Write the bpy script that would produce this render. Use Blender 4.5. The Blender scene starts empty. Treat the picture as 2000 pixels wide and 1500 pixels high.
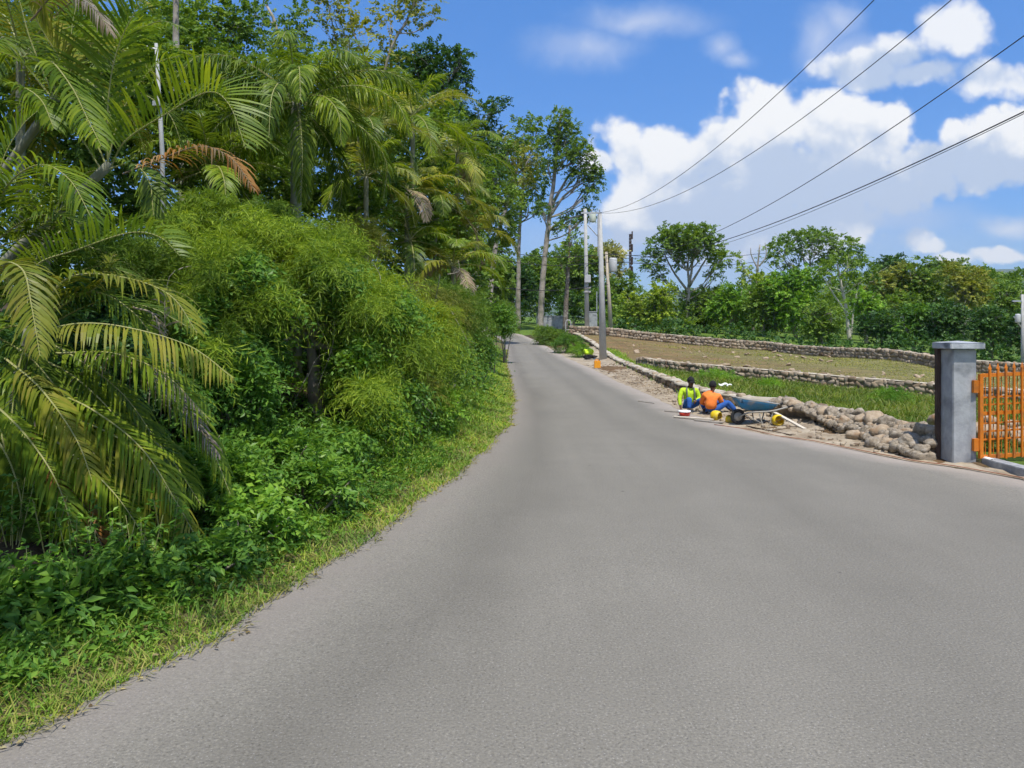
import bpy, bmesh, math, random
import numpy as np
from mathutils import Vector, Matrix, noise as mnoise

rng = np.random.default_rng(11)
random.seed(11)
sc = bpy.context.scene
COL = sc.collection
CAMH, F, HZ = 2.2, 1500.0, 640.0          # eye height, focal length and horizon row of a 2000 px wide picture

def P(px, py, D):
    return np.array([(px - 1000.0) * D / F, D, CAMH - (py - HZ) * D / F])

# ------------------------------------------------------------------ helpers
def link(name, me, mats=(), parent=None, loc=None):
    o = bpy.data.objects.new(name, me)
    COL.objects.link(o)
    if me is not None and hasattr(me, 'materials'):
        for m in mats:
            if len(me.materials) < len(mats):
                me.materials.append(m)
    if parent is not None:
        o.parent = parent
    if loc is not None:
        o.location = loc
    return o

def tag(o, label=None, cat=None, group=None, kind=None):
    if label: o['label'] = label
    if cat: o['category'] = cat
    if group: o['group'] = group
    if kind: o['kind'] = kind
    return o

def empty(name, loc, label, cat, group=None, rz=0.0):
    o = bpy.data.objects.new(name, None)
    COL.objects.link(o)
    o.location = [float(v) for v in loc]
    o.rotation_euler = (0, 0, rz)
    o.empty_display_size = 0.2
    return tag(o, label, cat, group)

def mesh_np(name, V, faces, mat_idx=None, smooth=False):
    """V (n,3); faces: list of int arrays (k,m)"""
    me = bpy.data.meshes.new(name)
    V = np.asarray(V, dtype=np.float32)
    me.vertices.add(len(V))
    me.vertices.foreach_set('co', V.ravel())
    faces = [np.asarray(f, dtype=np.int32) for f in faces if len(f)]
    tot_loops = sum(f.size for f in faces)
    me.loops.add(tot_loops)
    me.loops.foreach_set('vertex_index', np.concatenate([f.ravel() for f in faces]))
    starts, totals, s = [], [], 0
    for f in faces:
        k, m = f.shape
        starts.append(s + np.arange(k) * m); totals.append(np.full(k, m)); s += k * m
    starts = np.concatenate(starts).astype(np.int32)
    me.polygons.add(len(starts))
    me.polygons.foreach_set('loop_start', starts)
    if mat_idx is not None:
        me.polygons.foreach_set('material_index', np.asarray(mat_idx, dtype=np.int32))
    me.polygons.foreach_set('use_smooth', np.full(len(starts), bool(smooth)))
    me.update(calc_edges=True)
    me.validate()
    return me

class MB:
    """collects verts and faces for one mesh"""
    def __init__(s): s.V = []; s.F = {}; s.n = 0
    def add(s, V, F):
        V = np.asarray(V, float)
        s.V.append(V)
        for f in F:
            f = np.asarray(f, int)
            if f.ndim == 1: f = f[None]
            s.F.setdefault(f.shape[1], []).append(f + s.n)
        s.n += len(V)
    def box(s, c, size, M=None, bevel=0.0):
        x, y, z = [d / 2 for d in size]
        if bevel:
            b = min(bevel, x * .9, y * .9, z * .9)
            bm = bmesh.new(); bmesh.ops.create_cube(bm, size=1)
            for v in bm.verts: v.co = Vector((v.co.x * size[0], v.co.y * size[1], v.co.z * size[2]))
            bmesh.ops.bevel(bm, geom=bm.edges[:], offset=b, segments=2, affect='EDGES')
            s.bm(bm, c, M); return
        V = np.array([[i, j, k] for i in (-x, x) for j in (-y, y) for k in (-z, z)])
        if M is not None: V = V @ np.asarray(M).T
        s.add(V + np.asarray(c), [[[0, 1, 3, 2], [4, 6, 7, 5], [0, 4, 5, 1], [2, 3, 7, 6], [0, 2, 6, 4], [1, 5, 7, 3]]])
    def bm(s, bm, c=(0, 0, 0), M=None):
        bm.verts.index_update()
        V = np.array([v.co[:] for v in bm.verts])
        if M is not None: V = V @ np.asarray(M).T
        fs = {}
        for f in bm.faces: fs.setdefault(len(f.verts), []).append([v.index for v in f.verts])
        s.add(V + np.asarray(c), list(fs.values())); bm.free()
    def tube(s, pts, r, n=8, cap=True):
        pts = np.asarray(pts, float); m = len(pts)
        r = np.broadcast_to(np.asarray(r, float), (m,))
        T = np.gradient(pts, axis=0); T /= np.linalg.norm(T, axis=1)[:, None] + 1e-9
        ref = np.array([0, 0, 1.0]) if abs(T[:, 2]).mean() < .8 else np.array([1.0, 0, 0])
        A = np.cross(T, ref); A /= np.linalg.norm(A, axis=1)[:, None] + 1e-9
        B = np.cross(T, A)
        a = np.linspace(0, 2 * np.pi, n, endpoint=False)
        V = pts[:, None] + r[:, None, None] * (np.cos(a)[None, :, None] * A[:, None] + np.sin(a)[None, :, None] * B[:, None])
        V = V.reshape(-1, 3)
        i = np.arange(m - 1)[:, None] * n; j = np.arange(n)[None]; k = (j + 1) % n
        Q = np.stack([i + j, i + k, i + n + k, i + n + j], -1).reshape(-1, 4)
        s.add(V, [Q])
        if cap:
            base = s.n - len(V)
            s.F.setdefault(n, []).append(np.array([list(range(n))[::-1]]) + base)
            s.F.setdefault(n, []).append(np.array([list(range((m - 1) * n, m * n))]) + base)
    def lathe(s, prof, c=(0, 0, 0), n=20, M=None):
        prof = np.asarray(prof, float); m = len(prof)
        a = np.linspace(0, 2 * np.pi, n, endpoint=False)
        V = np.stack([prof[:, 0][:, None] * np.cos(a), prof[:, 0][:, None] * np.sin(a), np.repeat(prof[:, 1][:, None], n, 1)], -1).reshape(-1, 3)
        if M is not None: V = V @ np.asarray(M).T
        i = np.arange(m - 1)[:, None] * n; j = np.arange(n)[None]; k = (j + 1) % n
        s.add(V + np.asarray(c), [np.stack([i + j, i + k, i + n + k, i + n + j], -1).reshape(-1, 4)])
    def mesh(s, name, smooth=False):
        return mesh_np(name, np.concatenate(s.V), [np.concatenate(v) for v in s.F.values()], None, smooth)
    def build(s, name, mat, parent=None, smooth=False, loc=None):
        return link(name, s.mesh(name, smooth), [mat], parent, loc)

def norm(a): return a / (np.linalg.norm(a, axis=-1, keepdims=True) + 1e-9)

def rotm(ax, ang):
    return np.array(Matrix.Rotation(ang, 3, ax))

# ------------------------------------------------------------------ materials
def newmat(name):
    m = bpy.data.materials.new(name); m.use_nodes = True
    nt = m.node_tree; nt.nodes.clear()
    out = nt.nodes.new('ShaderNodeOutputMaterial')
    return m, nt, out

def N(nt, t, **kw):
    n = nt.nodes.new(t)
    for k, v in kw.items():
        if k.startswith('i_'):
            key = k[2:]
            key = int(key) if key.isdigit() else key.replace('_', ' ')
            n.inputs[key].default_value = v
        else: setattr(n, k, v)
    return n

def ramp(nt, stops, fac=None, interp='LINEAR'):
    r = nt.nodes.new('ShaderNodeValToRGB'); e = r.color_ramp.elements; r.color_ramp.interpolation = interp
    while len(e) < len(stops): e.new(0.5)
    for el, (p, c) in zip(e, stops):
        el.position = p
        el.color = (c[0], c[1], c[2], 1) if not isinstance(c, (int, float)) else (c, c, c, 1)
    if fac is not None: nt.links.new(fac, r.inputs[0])
    return r

def mixc(nt, a, b, fac, mode='MIX'):
    m = nt.nodes.new('ShaderNodeMix'); m.data_type = 'RGBA'; m.blend_type = mode; m.clamp_factor = True
    for sock, v in ((m.inputs[0], fac), (m.inputs[6], a), (m.inputs[7], b)):
        if hasattr(v, 'links'): nt.links.new(v, sock)
        elif isinstance(v, (int, float)): sock.default_value = v
        else: sock.default_value = (v[0], v[1], v[2], 1)
    return m.outputs[2]

def math_(nt, op, a, b=None, c=None, clamp=False):
    m = nt.nodes.new('ShaderNodeMath'); m.operation = op; m.use_clamp = clamp
    for i, v in enumerate((a, b, c)):
        if v is None: continue
        if hasattr(v, 'links'): nt.links.new(v, m.inputs[i])
        else: m.inputs[i].default_value = v
    return m.outputs[0]

def leafmat(name, cols, transl=.4, rough=.5, patch=1.2, spec=.2, boost=True):
    m, nt, out = newmat(name)
    g = N(nt, 'ShaderNodeNewGeometry')
    k = len(cols)
    cols = [(c[0] * 2.2, c[1] * 1.95, c[2] * 2.3) if boost else c for c in cols]
    r = ramp(nt, [(i / max(1, k - 1), c) for i, c in enumerate(cols)], g.outputs['Random Per Island'])
    tc = N(nt, 'ShaderNodeTexCoord')
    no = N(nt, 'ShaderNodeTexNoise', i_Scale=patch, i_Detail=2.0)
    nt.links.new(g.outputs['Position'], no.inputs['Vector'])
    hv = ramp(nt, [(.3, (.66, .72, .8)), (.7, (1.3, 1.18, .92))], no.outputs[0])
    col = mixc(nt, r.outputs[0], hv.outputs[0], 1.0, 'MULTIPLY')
    b = N(nt, 'ShaderNodeBsdfPrincipled', i_Roughness=rough)
    b.inputs['Specular IOR Level'].default_value = spec
    nt.links.new(col, b.inputs['Base Color'])
    t = N(nt, 'ShaderNodeBsdfTranslucent')
    tcx = mixc(nt, col, (1.25, 1.2, .5), 1.0, 'MULTIPLY')
    nt.links.new(tcx, t.inputs[0])
    mx = N(nt, 'ShaderNodeMixShader', i_Fac=transl)
    nt.links.new(b.outputs[0], mx.inputs[1]); nt.links.new(t.outputs[0], mx.inputs[2])
    nt.links.new(mx.outputs[0], out.inputs[0])
    return m

def surfmat(name, cols, scale=6, rough=.8, bump=.3, detail=8, island=False, bscale=None, metallic=0, dist=.02, spec=.3, stain=None):
    m, nt, out = newmat(name)
    g = N(nt, 'ShaderNodeNewGeometry'); tc = N(nt, 'ShaderNodeTexCoord')
    no = N(nt, 'ShaderNodeTexNoise', i_Scale=float(scale), i_Detail=float(detail), i_Roughness=.65)
    nt.links.new(tc.outputs['Object'], no.inputs['Vector'])
    k = len(cols)
    if island:
        r = ramp(nt, [(i / max(1, k - 1), c) for i, c in enumerate(cols)], g.outputs['Random Per Island'])
        sh = ramp(nt, [(.25, (.6, .58, .55)), (.75, (1.3, 1.28, 1.25))], no.outputs[0])
        col = mixc(nt, r.outputs[0], sh.outputs[0], 1.0, 'MULTIPLY')
    else:
        r = ramp(nt, [(.3 + .4 * i / max(1, k - 1), c) for i, c in enumerate(cols)], no.outputs[0])
        col = r.outputs[0]
    if stain:
        n2 = N(nt, 'ShaderNodeTexNoise', i_Scale=float(stain[1]), i_Detail=5.0)
        nt.links.new(tc.outputs['Object'], n2.inputs['Vector'])
        f = ramp(nt, [(.5, 0), (.68, 1)], n2.outputs[0])
        col = mixc(nt, col, stain[0], f.outputs[0])
    b = N(nt, 'ShaderNodeBsdfPrincipled', i_Roughness=rough, i_Metallic=metallic)
    b.inputs['Specular IOR Level'].default_value = spec
    nt.links.new(col, b.inputs['Base Color'])
    if bump:
        bn = N(nt, 'ShaderNodeTexNoise', i_Scale=float(bscale or scale * 4), i_Detail=6.0)
        nt.links.new(tc.outputs['Object'], bn.inputs['Vector'])
        bp = N(nt, 'ShaderNodeBump', i_Strength=bump, i_Distance=dist)
        nt.links.new(bn.outputs[0], bp.inputs['Height']); nt.links.new(bp.outputs[0], b.inputs['Normal'])
    nt.links.new(b.outputs[0], out.inputs[0])
    return m

LM = {
 'palm':   leafmat('palm_leaf_green', [(.040, .084, .007), (.078, .138, .011), (.128, .188, .016)], .42, .4, .5),
 'palmy':  leafmat('palm_leaf_yellow', [(.19, .25, .03), (.27, .30, .04), (.33, .31, .06)], .4, .4, .5, boost=False),
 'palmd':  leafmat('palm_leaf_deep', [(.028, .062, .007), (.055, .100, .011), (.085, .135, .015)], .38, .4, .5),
 'dry':    leafmat('dry_frond', [(.20, .15, .10), (.30, .25, .19), (.36, .31, .25)], .15, .8, .8, boost=False),
 'dryor':  leafmat('orange_dry_frond', [(.30, .13, .03), (.36, .20, .07), (.29, .21, .12)], .3, .7, .8, boost=False),
 'fine':   leafmat('fine_leaf', [(.035, .085, .009), (.085, .155, .014), (.15, .23, .026), (.105, .18, .016)], .4, .5, .6),
 'finey':  leafmat('fine_leaf_yellowish', [(.07, .135, .013), (.11, .18, .016), (.16, .21, .022)], .4, .5, .6),
 'broad':  leafmat('broad_leaf', [(.03, .085, .012), (.05, .125, .016), (.08, .165, .02)], .35, .4, .7),
 'fresh':  leafmat('fresh_leaf', [(.06, .15, .016), (.09, .2, .02), (.14, .25, .03)], .4, .4, .7),
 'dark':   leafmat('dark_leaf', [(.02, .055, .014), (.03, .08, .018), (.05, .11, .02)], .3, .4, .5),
 'olive':  leafmat('olive_leaf', [(.075, .115, .02), (.12, .16, .025), (.17, .19, .035)], .35, .5, .4),
 'yell':   leafmat('yellowgreen_leaf', [(.08, .15, .014), (.13, .21, .02), (.18, .25, .03)], .4, .5, .4),
 'mid':    leafmat('mid_leaf', [(.04, .09, .014), (.07, .14, .018), (.11, .18, .025)], .35, .45, .3),
 'pale':   leafmat('pale_leaf', [(.36, .38, .15), (.48, .46, .24), (.3, .36, .1)], .35, .5, .4, boost=False),
 'grass':  leafmat('grass_blade', [(.05, .12, .012), (.085, .18, .018), (.12, .21, .025), (.19, .22, .05)], .35, .5, .9),
 'grassd': leafmat('dry_grass_blade', [(.17, .23, .035), (.27, .28, .06), (.36, .33, .12), (.2, .26, .05)], .3, .6, .9, boost=False),
 'litter': leafmat('dead_leaf', [(.16, .11, .05), (.30, .24, .10), (.38, .34, .2), (.10, .07, .04)], .1, .8, .9, boost=False),
 'lush':   leafmat('lush_grass_blade', [(.07, .125, .016), (.12, .19, .024), (.19, .26, .04), (.26, .25, .09)], .4, .5, .5, boost=False),
}
BARK = surfmat('bark_pale', [(.16, .13, .10), (.33, .29, .24), (.45, .41, .36)], 3, .9, .5, stain=((.10, .12, .06), 1.5))
BARKD = surfmat('bark_dark', [(.07, .055, .04), (.16, .13, .10), (.26, .23, .19)], 5, .9, .6, stain=((.32, .3, .26), 3))
PBARK = surfmat('palm_bark', [(.16, .17, .11), (.26, .26, .19)], 6, .8, .4)
RACH = surfmat('palm_rachis', [(.24, .26, .07), (.34, .33, .14)], 4, .5, 0)
CONC = surfmat('concrete', [(.26, .27, .28), (.35, .36, .37), (.44, .45, .46)], 4, .85, .25, stain=((.17, .18, .19), 2.2))
CONCP = surfmat('pole_concrete', [(.36, .36, .345), (.47, .47, .455)], 3, .8, .15)
STONE = surfmat('fieldstone', [(.17, .12, .08), (.31, .24, .165), (.42, .35, .26), (.24, .19, .14), (.37, .31, .24), (.18, .15, .12)], 5, .85, .5, island=True)
STONEG = surfmat('rock', [(.10, .08, .058), (.20, .165, .12), (.32, .265, .195), (.155, .13, .10)], 7, .8, .5, stain=((.40, .35, .28), 3))
STONEB = surfmat('tan_rock', [(.26, .19, .12), (.36, .28, .19), (.45, .37, .28)], 5, .8, .4, stain=((.24, .14, .07), 2.5))
MORT = surfmat('mortar', [(.36, .31, .23), (.46, .41, .32), (.54, .49, .40)], 5, .95, .5, stain=((.30, .25, .17), 1.2))

# ------------------------------------------------------------------ camera, sun, world
cam = bpy.data.cameras.new('camera'); cam.sensor_width = 36; cam.lens = 36 * F / 2000
cam.shift_y = -(750 - HZ) / 2000; cam.clip_end = 20000; cam.clip_start = .05
co = bpy.data.objects.new('camera', cam); COL.objects.link(co)
co.location = (0, 0, CAMH); co.rotation_euler = (math.radians(90), 0, 0)
sc.camera = co

SUN = norm(np.array([0.10, -0.36, 0.92]))
sl = bpy.data.lights.new('sun', 'SUN'); sl.energy = 4.2; sl.angle = math.radians(.53); sl.color = (1.0, .95, .87)
so = bpy.data.objects.new('sun', sl); COL.objects.link(so)
so.rotation_euler = Vector(SUN).to_track_quat('Z', 'Y').to_euler(); so.location = (0, 0, 50)

W = bpy.data.worlds.new('World'); sc.world = W; W.use_nodes = True
nt = W.node_tree; nt.nodes.clear()
wo = N(nt, 'ShaderNodeOutputWorld'); bg = N(nt, 'ShaderNodeBackground', i_Strength=.14)
sky = N(nt, 'ShaderNodeTexSky', sky_type='NISHITA', sun_disc=False)
sky.sun_elevation = math.asin(SUN[2]); sky.sun_rotation = math.atan2(SUN[0], SUN[1])
sky.air_density = 1.0; sky.dust_density = .4; sky.ozone_density = 3.0; sky.altitude = 400
tc = N(nt, 'ShaderNodeTexCoord')
sx = N(nt, 'ShaderNodeSeparateXYZ'); nt.links.new(tc.outputs['Generated'], sx.inputs[0])
yy = math_(nt, 'MAXIMUM', sx.outputs[1], .02)
U = math_(nt, 'DIVIDE', sx.outputs[0], yy); Vv = math_(nt, 'DIVIDE', sx.outputs[2], yy)
cmb = N(nt, 'ShaderNodeCombineXYZ'); nt.links.new(U, cmb.inputs[0]); nt.links.new(Vv, cmb.inputs[1])
uv0 = cmb.outputs[0]
# billowing: fractal voronoi in direction space distorts the puffs
nz = N(nt, 'ShaderNodeTexNoise', i_Scale=9.0, i_Detail=6.0, i_Roughness=.6)
nt.links.new(uv0, nz.inputs['Vector'])
off = N(nt, 'ShaderNodeVectorMath', operation='MULTIPLY_ADD')
nt.links.new(nz.outputs['Color'], off.inputs[0]); off.inputs[1].default_value = (.055, .055, 0); off.inputs[2].default_value = (-.0275, -.0275, 0)
wv = N(nt, 'ShaderNodeVectorMath', operation='ADD'); nt.links.new(uv0, wv.inputs[0]); nt.links.new(off.outputs[0], wv.inputs[1])
uvw = wv.outputs[0]
vor = N(nt, 'ShaderNodeTexVoronoi', feature='SMOOTH_F1', i_Scale=15.0, i_Detail=3.0, i_Roughness=.55, i_Smoothness=.35)
nt.links.new(uv0, vor.inputs['Vector'])
nz2 = N(nt, 'ShaderNodeTexNoise', i_Scale=5.0, i_Detail=8.0, i_Roughness=.62)
nt.links.new(uvw, nz2.inputs['Vector'])
def blobfield(blobs, vec):
    acc = None
    for (px, py, rx, ry) in blobs:
        a = N(nt, 'ShaderNodeVectorMath', operation='SUBTRACT'); nt.links.new(vec, a.inputs[0]); a.inputs[1].default_value = ((px - 1000) / F, (HZ - py) / F, 0)
        b = N(nt, 'ShaderNodeVectorMath', operation='MULTIPLY'); nt.links.new(a.outputs[0], b.inputs[0]); b.inputs[1].default_value = (F / rx, F / ry, 0)
        l = N(nt, 'ShaderNodeVectorMath', operation='LENGTH'); nt.links.new(b.outputs[0], l.inputs[0])
        f = math_(nt, 'SUBTRACT', 1.0, l.outputs['Value'])
        acc = f if acc is None else math_(nt, 'SMOOTH_MAX', acc, f, .12)
    return acc
CL = [(1225, 270, 90, 95), (1172, 310, 55, 60), (1225, 300, 85, 100), (1290, 290, 105, 105), (1300, 380, 190, 140), (1400, 280, 110, 100), (1500, 235, 120, 110), (1610, 245, 140, 110), (1715, 250, 110, 95),
      (1480, 350, 260, 160), (1660, 360, 240, 150), (1800, 330, 150, 105), (1890, 275, 90, 75), (1975, 255, 110, 80), (1940, 320, 150, 80), (1230, 440, 150, 90), (1420, 440, 180, 110), (1600, 440, 180, 90)]
CL3 = [(1398, 88, 60, 50), (1430, 112, 60, 30), (1610, 80, 70, 90), (1640, 40, 60, 60), (1670, 110, 90, 60), (1150, 90, 160, 60), (1975, 440, 110, 30), (1250, 40, 200, 50)]
CL2 = [(1870, 55, 110, 85), (1855, 70, 130, 95), (1775, 100, 140, 95), (1690, 135, 140, 70), (1925, 150, 140, 66), (1990, 155, 100, 66), (1810, 140, 150, 60),
       (1785, 465, 60, 40), (1810, 480, 60, 26), (1960, 498, 95, 26), (1870, 502, 60, 20)]
f1 = blobfield(CL, uvw); f2 = blobfield(CL2, uvw)
pf = math_(nt, 'SUBTRACT', .45, vor.outputs['Distance'])
bill = math_(nt, 'MULTIPLY', pf, .55)
n2c = math_(nt, 'MULTIPLY', math_(nt, 'SUBTRACT', nz2.outputs[0], .5), .5)
d1 = math_(nt, 'ADD', math_(nt, 'ADD', f1, bill), n2c)
d2 = math_(nt, 'ADD', math_(nt, 'ADD', f2, math_(nt, 'MULTIPLY', pf, .5)), math_(nt, 'MULTIPLY', n2c, 1.4))
m1 = N(nt, 'ShaderNodeMapRange', interpolation_type='SMOOTHSTEP'); nt.links.new(d1, m1.inputs[0]); m1.inputs[1].default_value = -.10; m1.inputs[2].default_value = .2
m2 = N(nt, 'ShaderNodeMapRange', interpolation_type='SMOOTHSTEP'); nt.links.new(d2, m2.inputs[0]); m2.inputs[1].default_value = -.02; m2.inputs[2].default_value = .38
f3 = blobfield(CL3, uvw)
m3 = N(nt, 'ShaderNodeMapRange', interpolation_type='SMOOTHSTEP'); nt.links.new(math_(nt, 'ADD', f3, math_(nt, 'MULTIPLY', n2c, 3.0)), m3.inputs[0]); m3.inputs[1].default_value = 0; m3.inputs[2].default_value = 1.3
mask = math_(nt, 'MAXIMUM', m1.outputs[0], math_(nt, 'MULTIPLY', m2.outputs[0], .92))
mask = math_(nt, 'MAXIMUM', mask, math_(nt, 'MULTIPLY', m3.outputs[0], .5))
# grey undersides of the bank
SH = [(1570, 380, 200, 75), (1720, 395, 170, 65), (1890, 335, 130, 50), (1490, 430, 190, 60), (1770, 140, 110, 26), (1960, 335, 120, 38), (1300, 475, 130, 25), (1400, 345, 60, 25)]
fs = blobfield(SH, uvw)
sd = math_(nt, 'ADD', fs, math_(nt, 'MULTIPLY', n2c, 3.4))
sd = math_(nt, 'SUBTRACT', sd, math_(nt, 'MULTIPLY', pf, 1.1))
ms = N(nt, 'ShaderNodeMapRange', interpolation_type='SMOOTHSTEP'); nt.links.new(sd, ms.inputs[0]); ms.inputs[1].default_value = -.25; ms.inputs[2].default_value = .75
ccol = mixc(nt, (5.6, 5.65, 5.7), (3.0, 3.6, 4.65), ms.outputs[0])
# low pale veil and thin high streaks
veil = blobfield([(1450, 480, 700, 110), (1980, 440, 120, 30), (1720, 430, 260, 60), (1420, 490, 380, 120)], uvw)
vm = N(nt, 'ShaderNodeMapRange', interpolation_type='SMOOTHSTEP'); nt.links.new(math_(nt, 'ADD', veil, n2c), vm.inputs[0]); vm.inputs[1].default_value = -.1; vm.inputs[2].default_value = 1.0
hs = N(nt, 'ShaderNodeHueSaturation', i_Saturation=1.2, i_Value=1.0); nt.links.new(sky.outputs[0], hs.inputs['Color'])
elv = ramp(nt, [(0, (.34, .47, .68)), (.12, (.44, .60, .83)), (.4, (.66, .90, 1.12))], sx.outputs[2])
hs2 = mixc(nt, hs.outputs[0], elv.outputs[0], 1.0, 'MULTIPLY')
base = mixc(nt, hs2, (2.8, 3.5, 4.8), math_(nt, 'MULTIPLY', vm.outputs[0], .75))
fwd = math_(nt, 'GREATER_THAN', sx.outputs[1], .03)
# clouds carried on behind the viewer, unseen, with cover raised for pale fill light
gen = N(nt, 'ShaderNodeTexNoise', i_Scale=2.6, i_Detail=7.0, i_Roughness=.6); nt.links.new(tc.outputs['Generated'], gen.inputs['Vector'])
gm = N(nt, 'ShaderNodeMapRange', interpolation_type='SMOOTHSTEP'); nt.links.new(gen.outputs[0], gm.inputs[0]); gm.inputs[1].default_value = .46; gm.inputs[2].default_value = .58
back = math_(nt, 'MULTIPLY', gm.outputs[0], math_(nt, 'LESS_THAN', sx.outputs[1], -.1))
mk = math_(nt, 'MAXIMUM', math_(nt, 'MULTIPLY', mask, fwd), math_(nt, 'MULTIPLY', back, .8))
fin = mixc(nt, base, ccol, mk)
nt.links.new(fin, bg.inputs[0]); nt.links.new(bg.outputs[0], wo.inputs[0])

sc.view_settings.view_transform = 'Standard'; sc.view_settings.look = 'None'
sc.view_settings.exposure = 0.35; sc.view_settings.gamma = 1.0
sc.cycles.max_bounces = 8; sc.cycles.diffuse_bounces = 4; sc.cycles.glossy_bounces = 2
sc.cycles.transmission_bounces = 4; sc.cycles.transparent_max_bounces = 4; sc.cycles.use_denoising = True
sc.cycles.caustics_reflective = False; sc.cycles.caustics_refractive = False
sc.cycles.sample_clamp_indirect = 6; sc.cycles.use_adaptive_sampling = True; sc.cycles.adaptive_threshold = .03

# ------------------------------------------------------------------ ground
RL = np.array([(-40, -14), (-15, -9.5), (-5, -6.2), (0, -4.4), (4.1, -2.78), (5.55, -2.2), (8.05, -1.6), (12.2, -.8), (17.4, -.17), (23.6, -.05), (33, -.2), (44, -.44), (60, -.5), (68, -.6), (76, -1.6), (84, -4.5), (90, -9), (95, -20), (97, -32)], float)
RR = np.array([(-40, 7), (-15, 8.2), (-5, 8.0), (0, 7.75), (5, 7.75), (10.5, 7.72), (11.3, 7.56), (12.2, 7.16), (12.6, 6.77), (13.6, 6.38), (14.9, 6.0), (15.6, 5.5), (17.4, 4.95), (21, 4.62), (24.4, 4.68), (31.4, 4.45), (41, 4.45), (50, 4.15), (60, 3.3), (70, 2.35), (80, .9), (88, -2.5), (95, -8), (100, -20), (102, -32)], float)
ZP = np.array([(-40, -.2), (0, 0), (45, 0), (51, .06), (60, .45), (70, 1.0), (80, 1.55), (90, 2.0), (110, 2.5)], float)
def XL(y): return np.interp(y, RL[:, 0], RL[:, 1])
def XR(y): return np.interp(y, RR[:, 0], RR[:, 1])
def ZR(y): return np.interp(y, ZP[:, 0], ZP[:, 1])
ctl = []
for y in (-40, -20, -5, 2, 6, 10, 15, 20, 27, 35, 45, 52, 60, 68, 76, 84):
    zr = ZR(y); a, b = XL(y), XR(y)
    ctl += [(a, y, zr), ((a + b) / 2, y, zr), (b, y, zr)]
    for d, h in ((1.0, .08), (2.5, .6), (4.5, 1.15), (9, 2.0), (18, 3.0), (40, 4.5)):
        ctl.append((a - d, y, zr + h * (.55 if y < 9 else .75 if y < 14 else 1)))
for y in (-40, -20, -5, 4, 10):
    ctl += [(11, y, -.05), (20, y, -.6), (40, y, -1.6)]
ctl += [(8.2, 13, .0), (7.9, 17, .05), (6.9, 20, .05), (6.2, 24, .05), (6.4, 30, .05), (6.8, 40, .1), (7.2, 54, .25), (7.3, 70, .95),
        (17.8, 32, -.74), (13, 36, -.45), (8.5, 40, -.2), (12, 20, -.25), (10, 26, -.15), (20, 20, -.7), (14, 28, -.45), (24, 27, -1.0),
        (30.6, 55, -.7), (27, 64, -.3), (24, 72, .05), (15, 76, .78), (5.7, 78, 1.58), (20, 50, -.35), (14, 58, .1), (24, 42, -.8), (10, 60, .35),
        (30, 58, -.35), (35, 55, -.7), (26, 76, .5), (15, 81, 1.3), (6, 83, 2.05), (40, 40, -1.3), (45, 55, -.8),
        (30, 100, 1.6), (50, 80, .2), (60, 150, 3), (0, 120, 3), (-30, 120, 5), (20, 130, 3), (80, 60, -1), (100, 100, 1), (120, 20, -3), (-60, 20, 6), (-60, 90, 7), (0, 200, 5), (150, 200, 4), (-150, 150, 9), (-150, 0, 7), (150, 0, -3), (0, -100, 0), (150, -100, -3), (-150, -100, 5)]
ctl = np.array(ctl)
def tps_phi(r2): return .5 * r2 * np.log(r2 + 1e-6)
_n = len(ctl); _A = np.zeros((_n + 3, _n + 3))
_d = ((ctl[:, None, :2] - ctl[None, :, :2]) ** 2).sum(-1)
_A[:_n, :_n] = tps_phi(_d) + np.eye(_n) * .6; _A[:_n, _n:] = np.c_[np.ones(_n), ctl[:, :2]]; _A[_n:, :_n] = _A[:_n, _n:].T
_w = np.linalg.solve(_A, np.r_[ctl[:, 2], 0, 0, 0])
def fbm(x, y, s, seed=0):
    v = 0
    for k in range(4):
        f = s * 2 ** k; ph = seed * 7.3 + k * 1.7
        v = v + (np.sin(x * f + 1.3 * np.sin(y * f * .7 + ph) + ph) * np.cos(y * f * 1.1 + 1.1 * np.sin(x * f * .6 - ph))) / 2 ** k
    return v / 1.9
def gz(x, y):
    x = np.atleast_1d(np.asarray(x, float)); y = np.atleast_1d(np.asarray(y, float))
    xs = np.clip(x, -150, 150); ys = np.clip(y, -100, 200)
    out = np.empty(x.shape)
    fx, fy, fo = xs.ravel(), ys.ravel(), out.ravel()
    for i in range(0, len(fx), 20000):
        q = np.c_[fx[i:i + 20000], fy[i:i + 20000]]
        d = ((q[:, None] - ctl[None, :, :2]) ** 2).sum(-1)
        fo[i:i + 20000] = tps_phi(d) @ _w[:_n] + _w[_n] + q @ _w[_n + 1:]
    out = fo.reshape(x.shape)
    out = out + .06 * fbm(x, y, .9) + .03 * fbm(x, y, 3.1, 2)
    far = np.clip((np.hypot(x, y - 50) - 150) / 400, 0, 1)
    out = out * (1 - far) + far * 2.0
    # road corridor
    a, b = XL(y), XR(y); inside = np.minimum(x - a, b - x)
    t = np.clip((inside + .55) / .5, 0, 1); t = t * t * (3 - 2 * t)
    t = np.where(y > 100, 0, t)
    return out * (1 - t) + (ZR(y) - .03) * t
def g1(x, y): return float(gz(x, y)[0])

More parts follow.
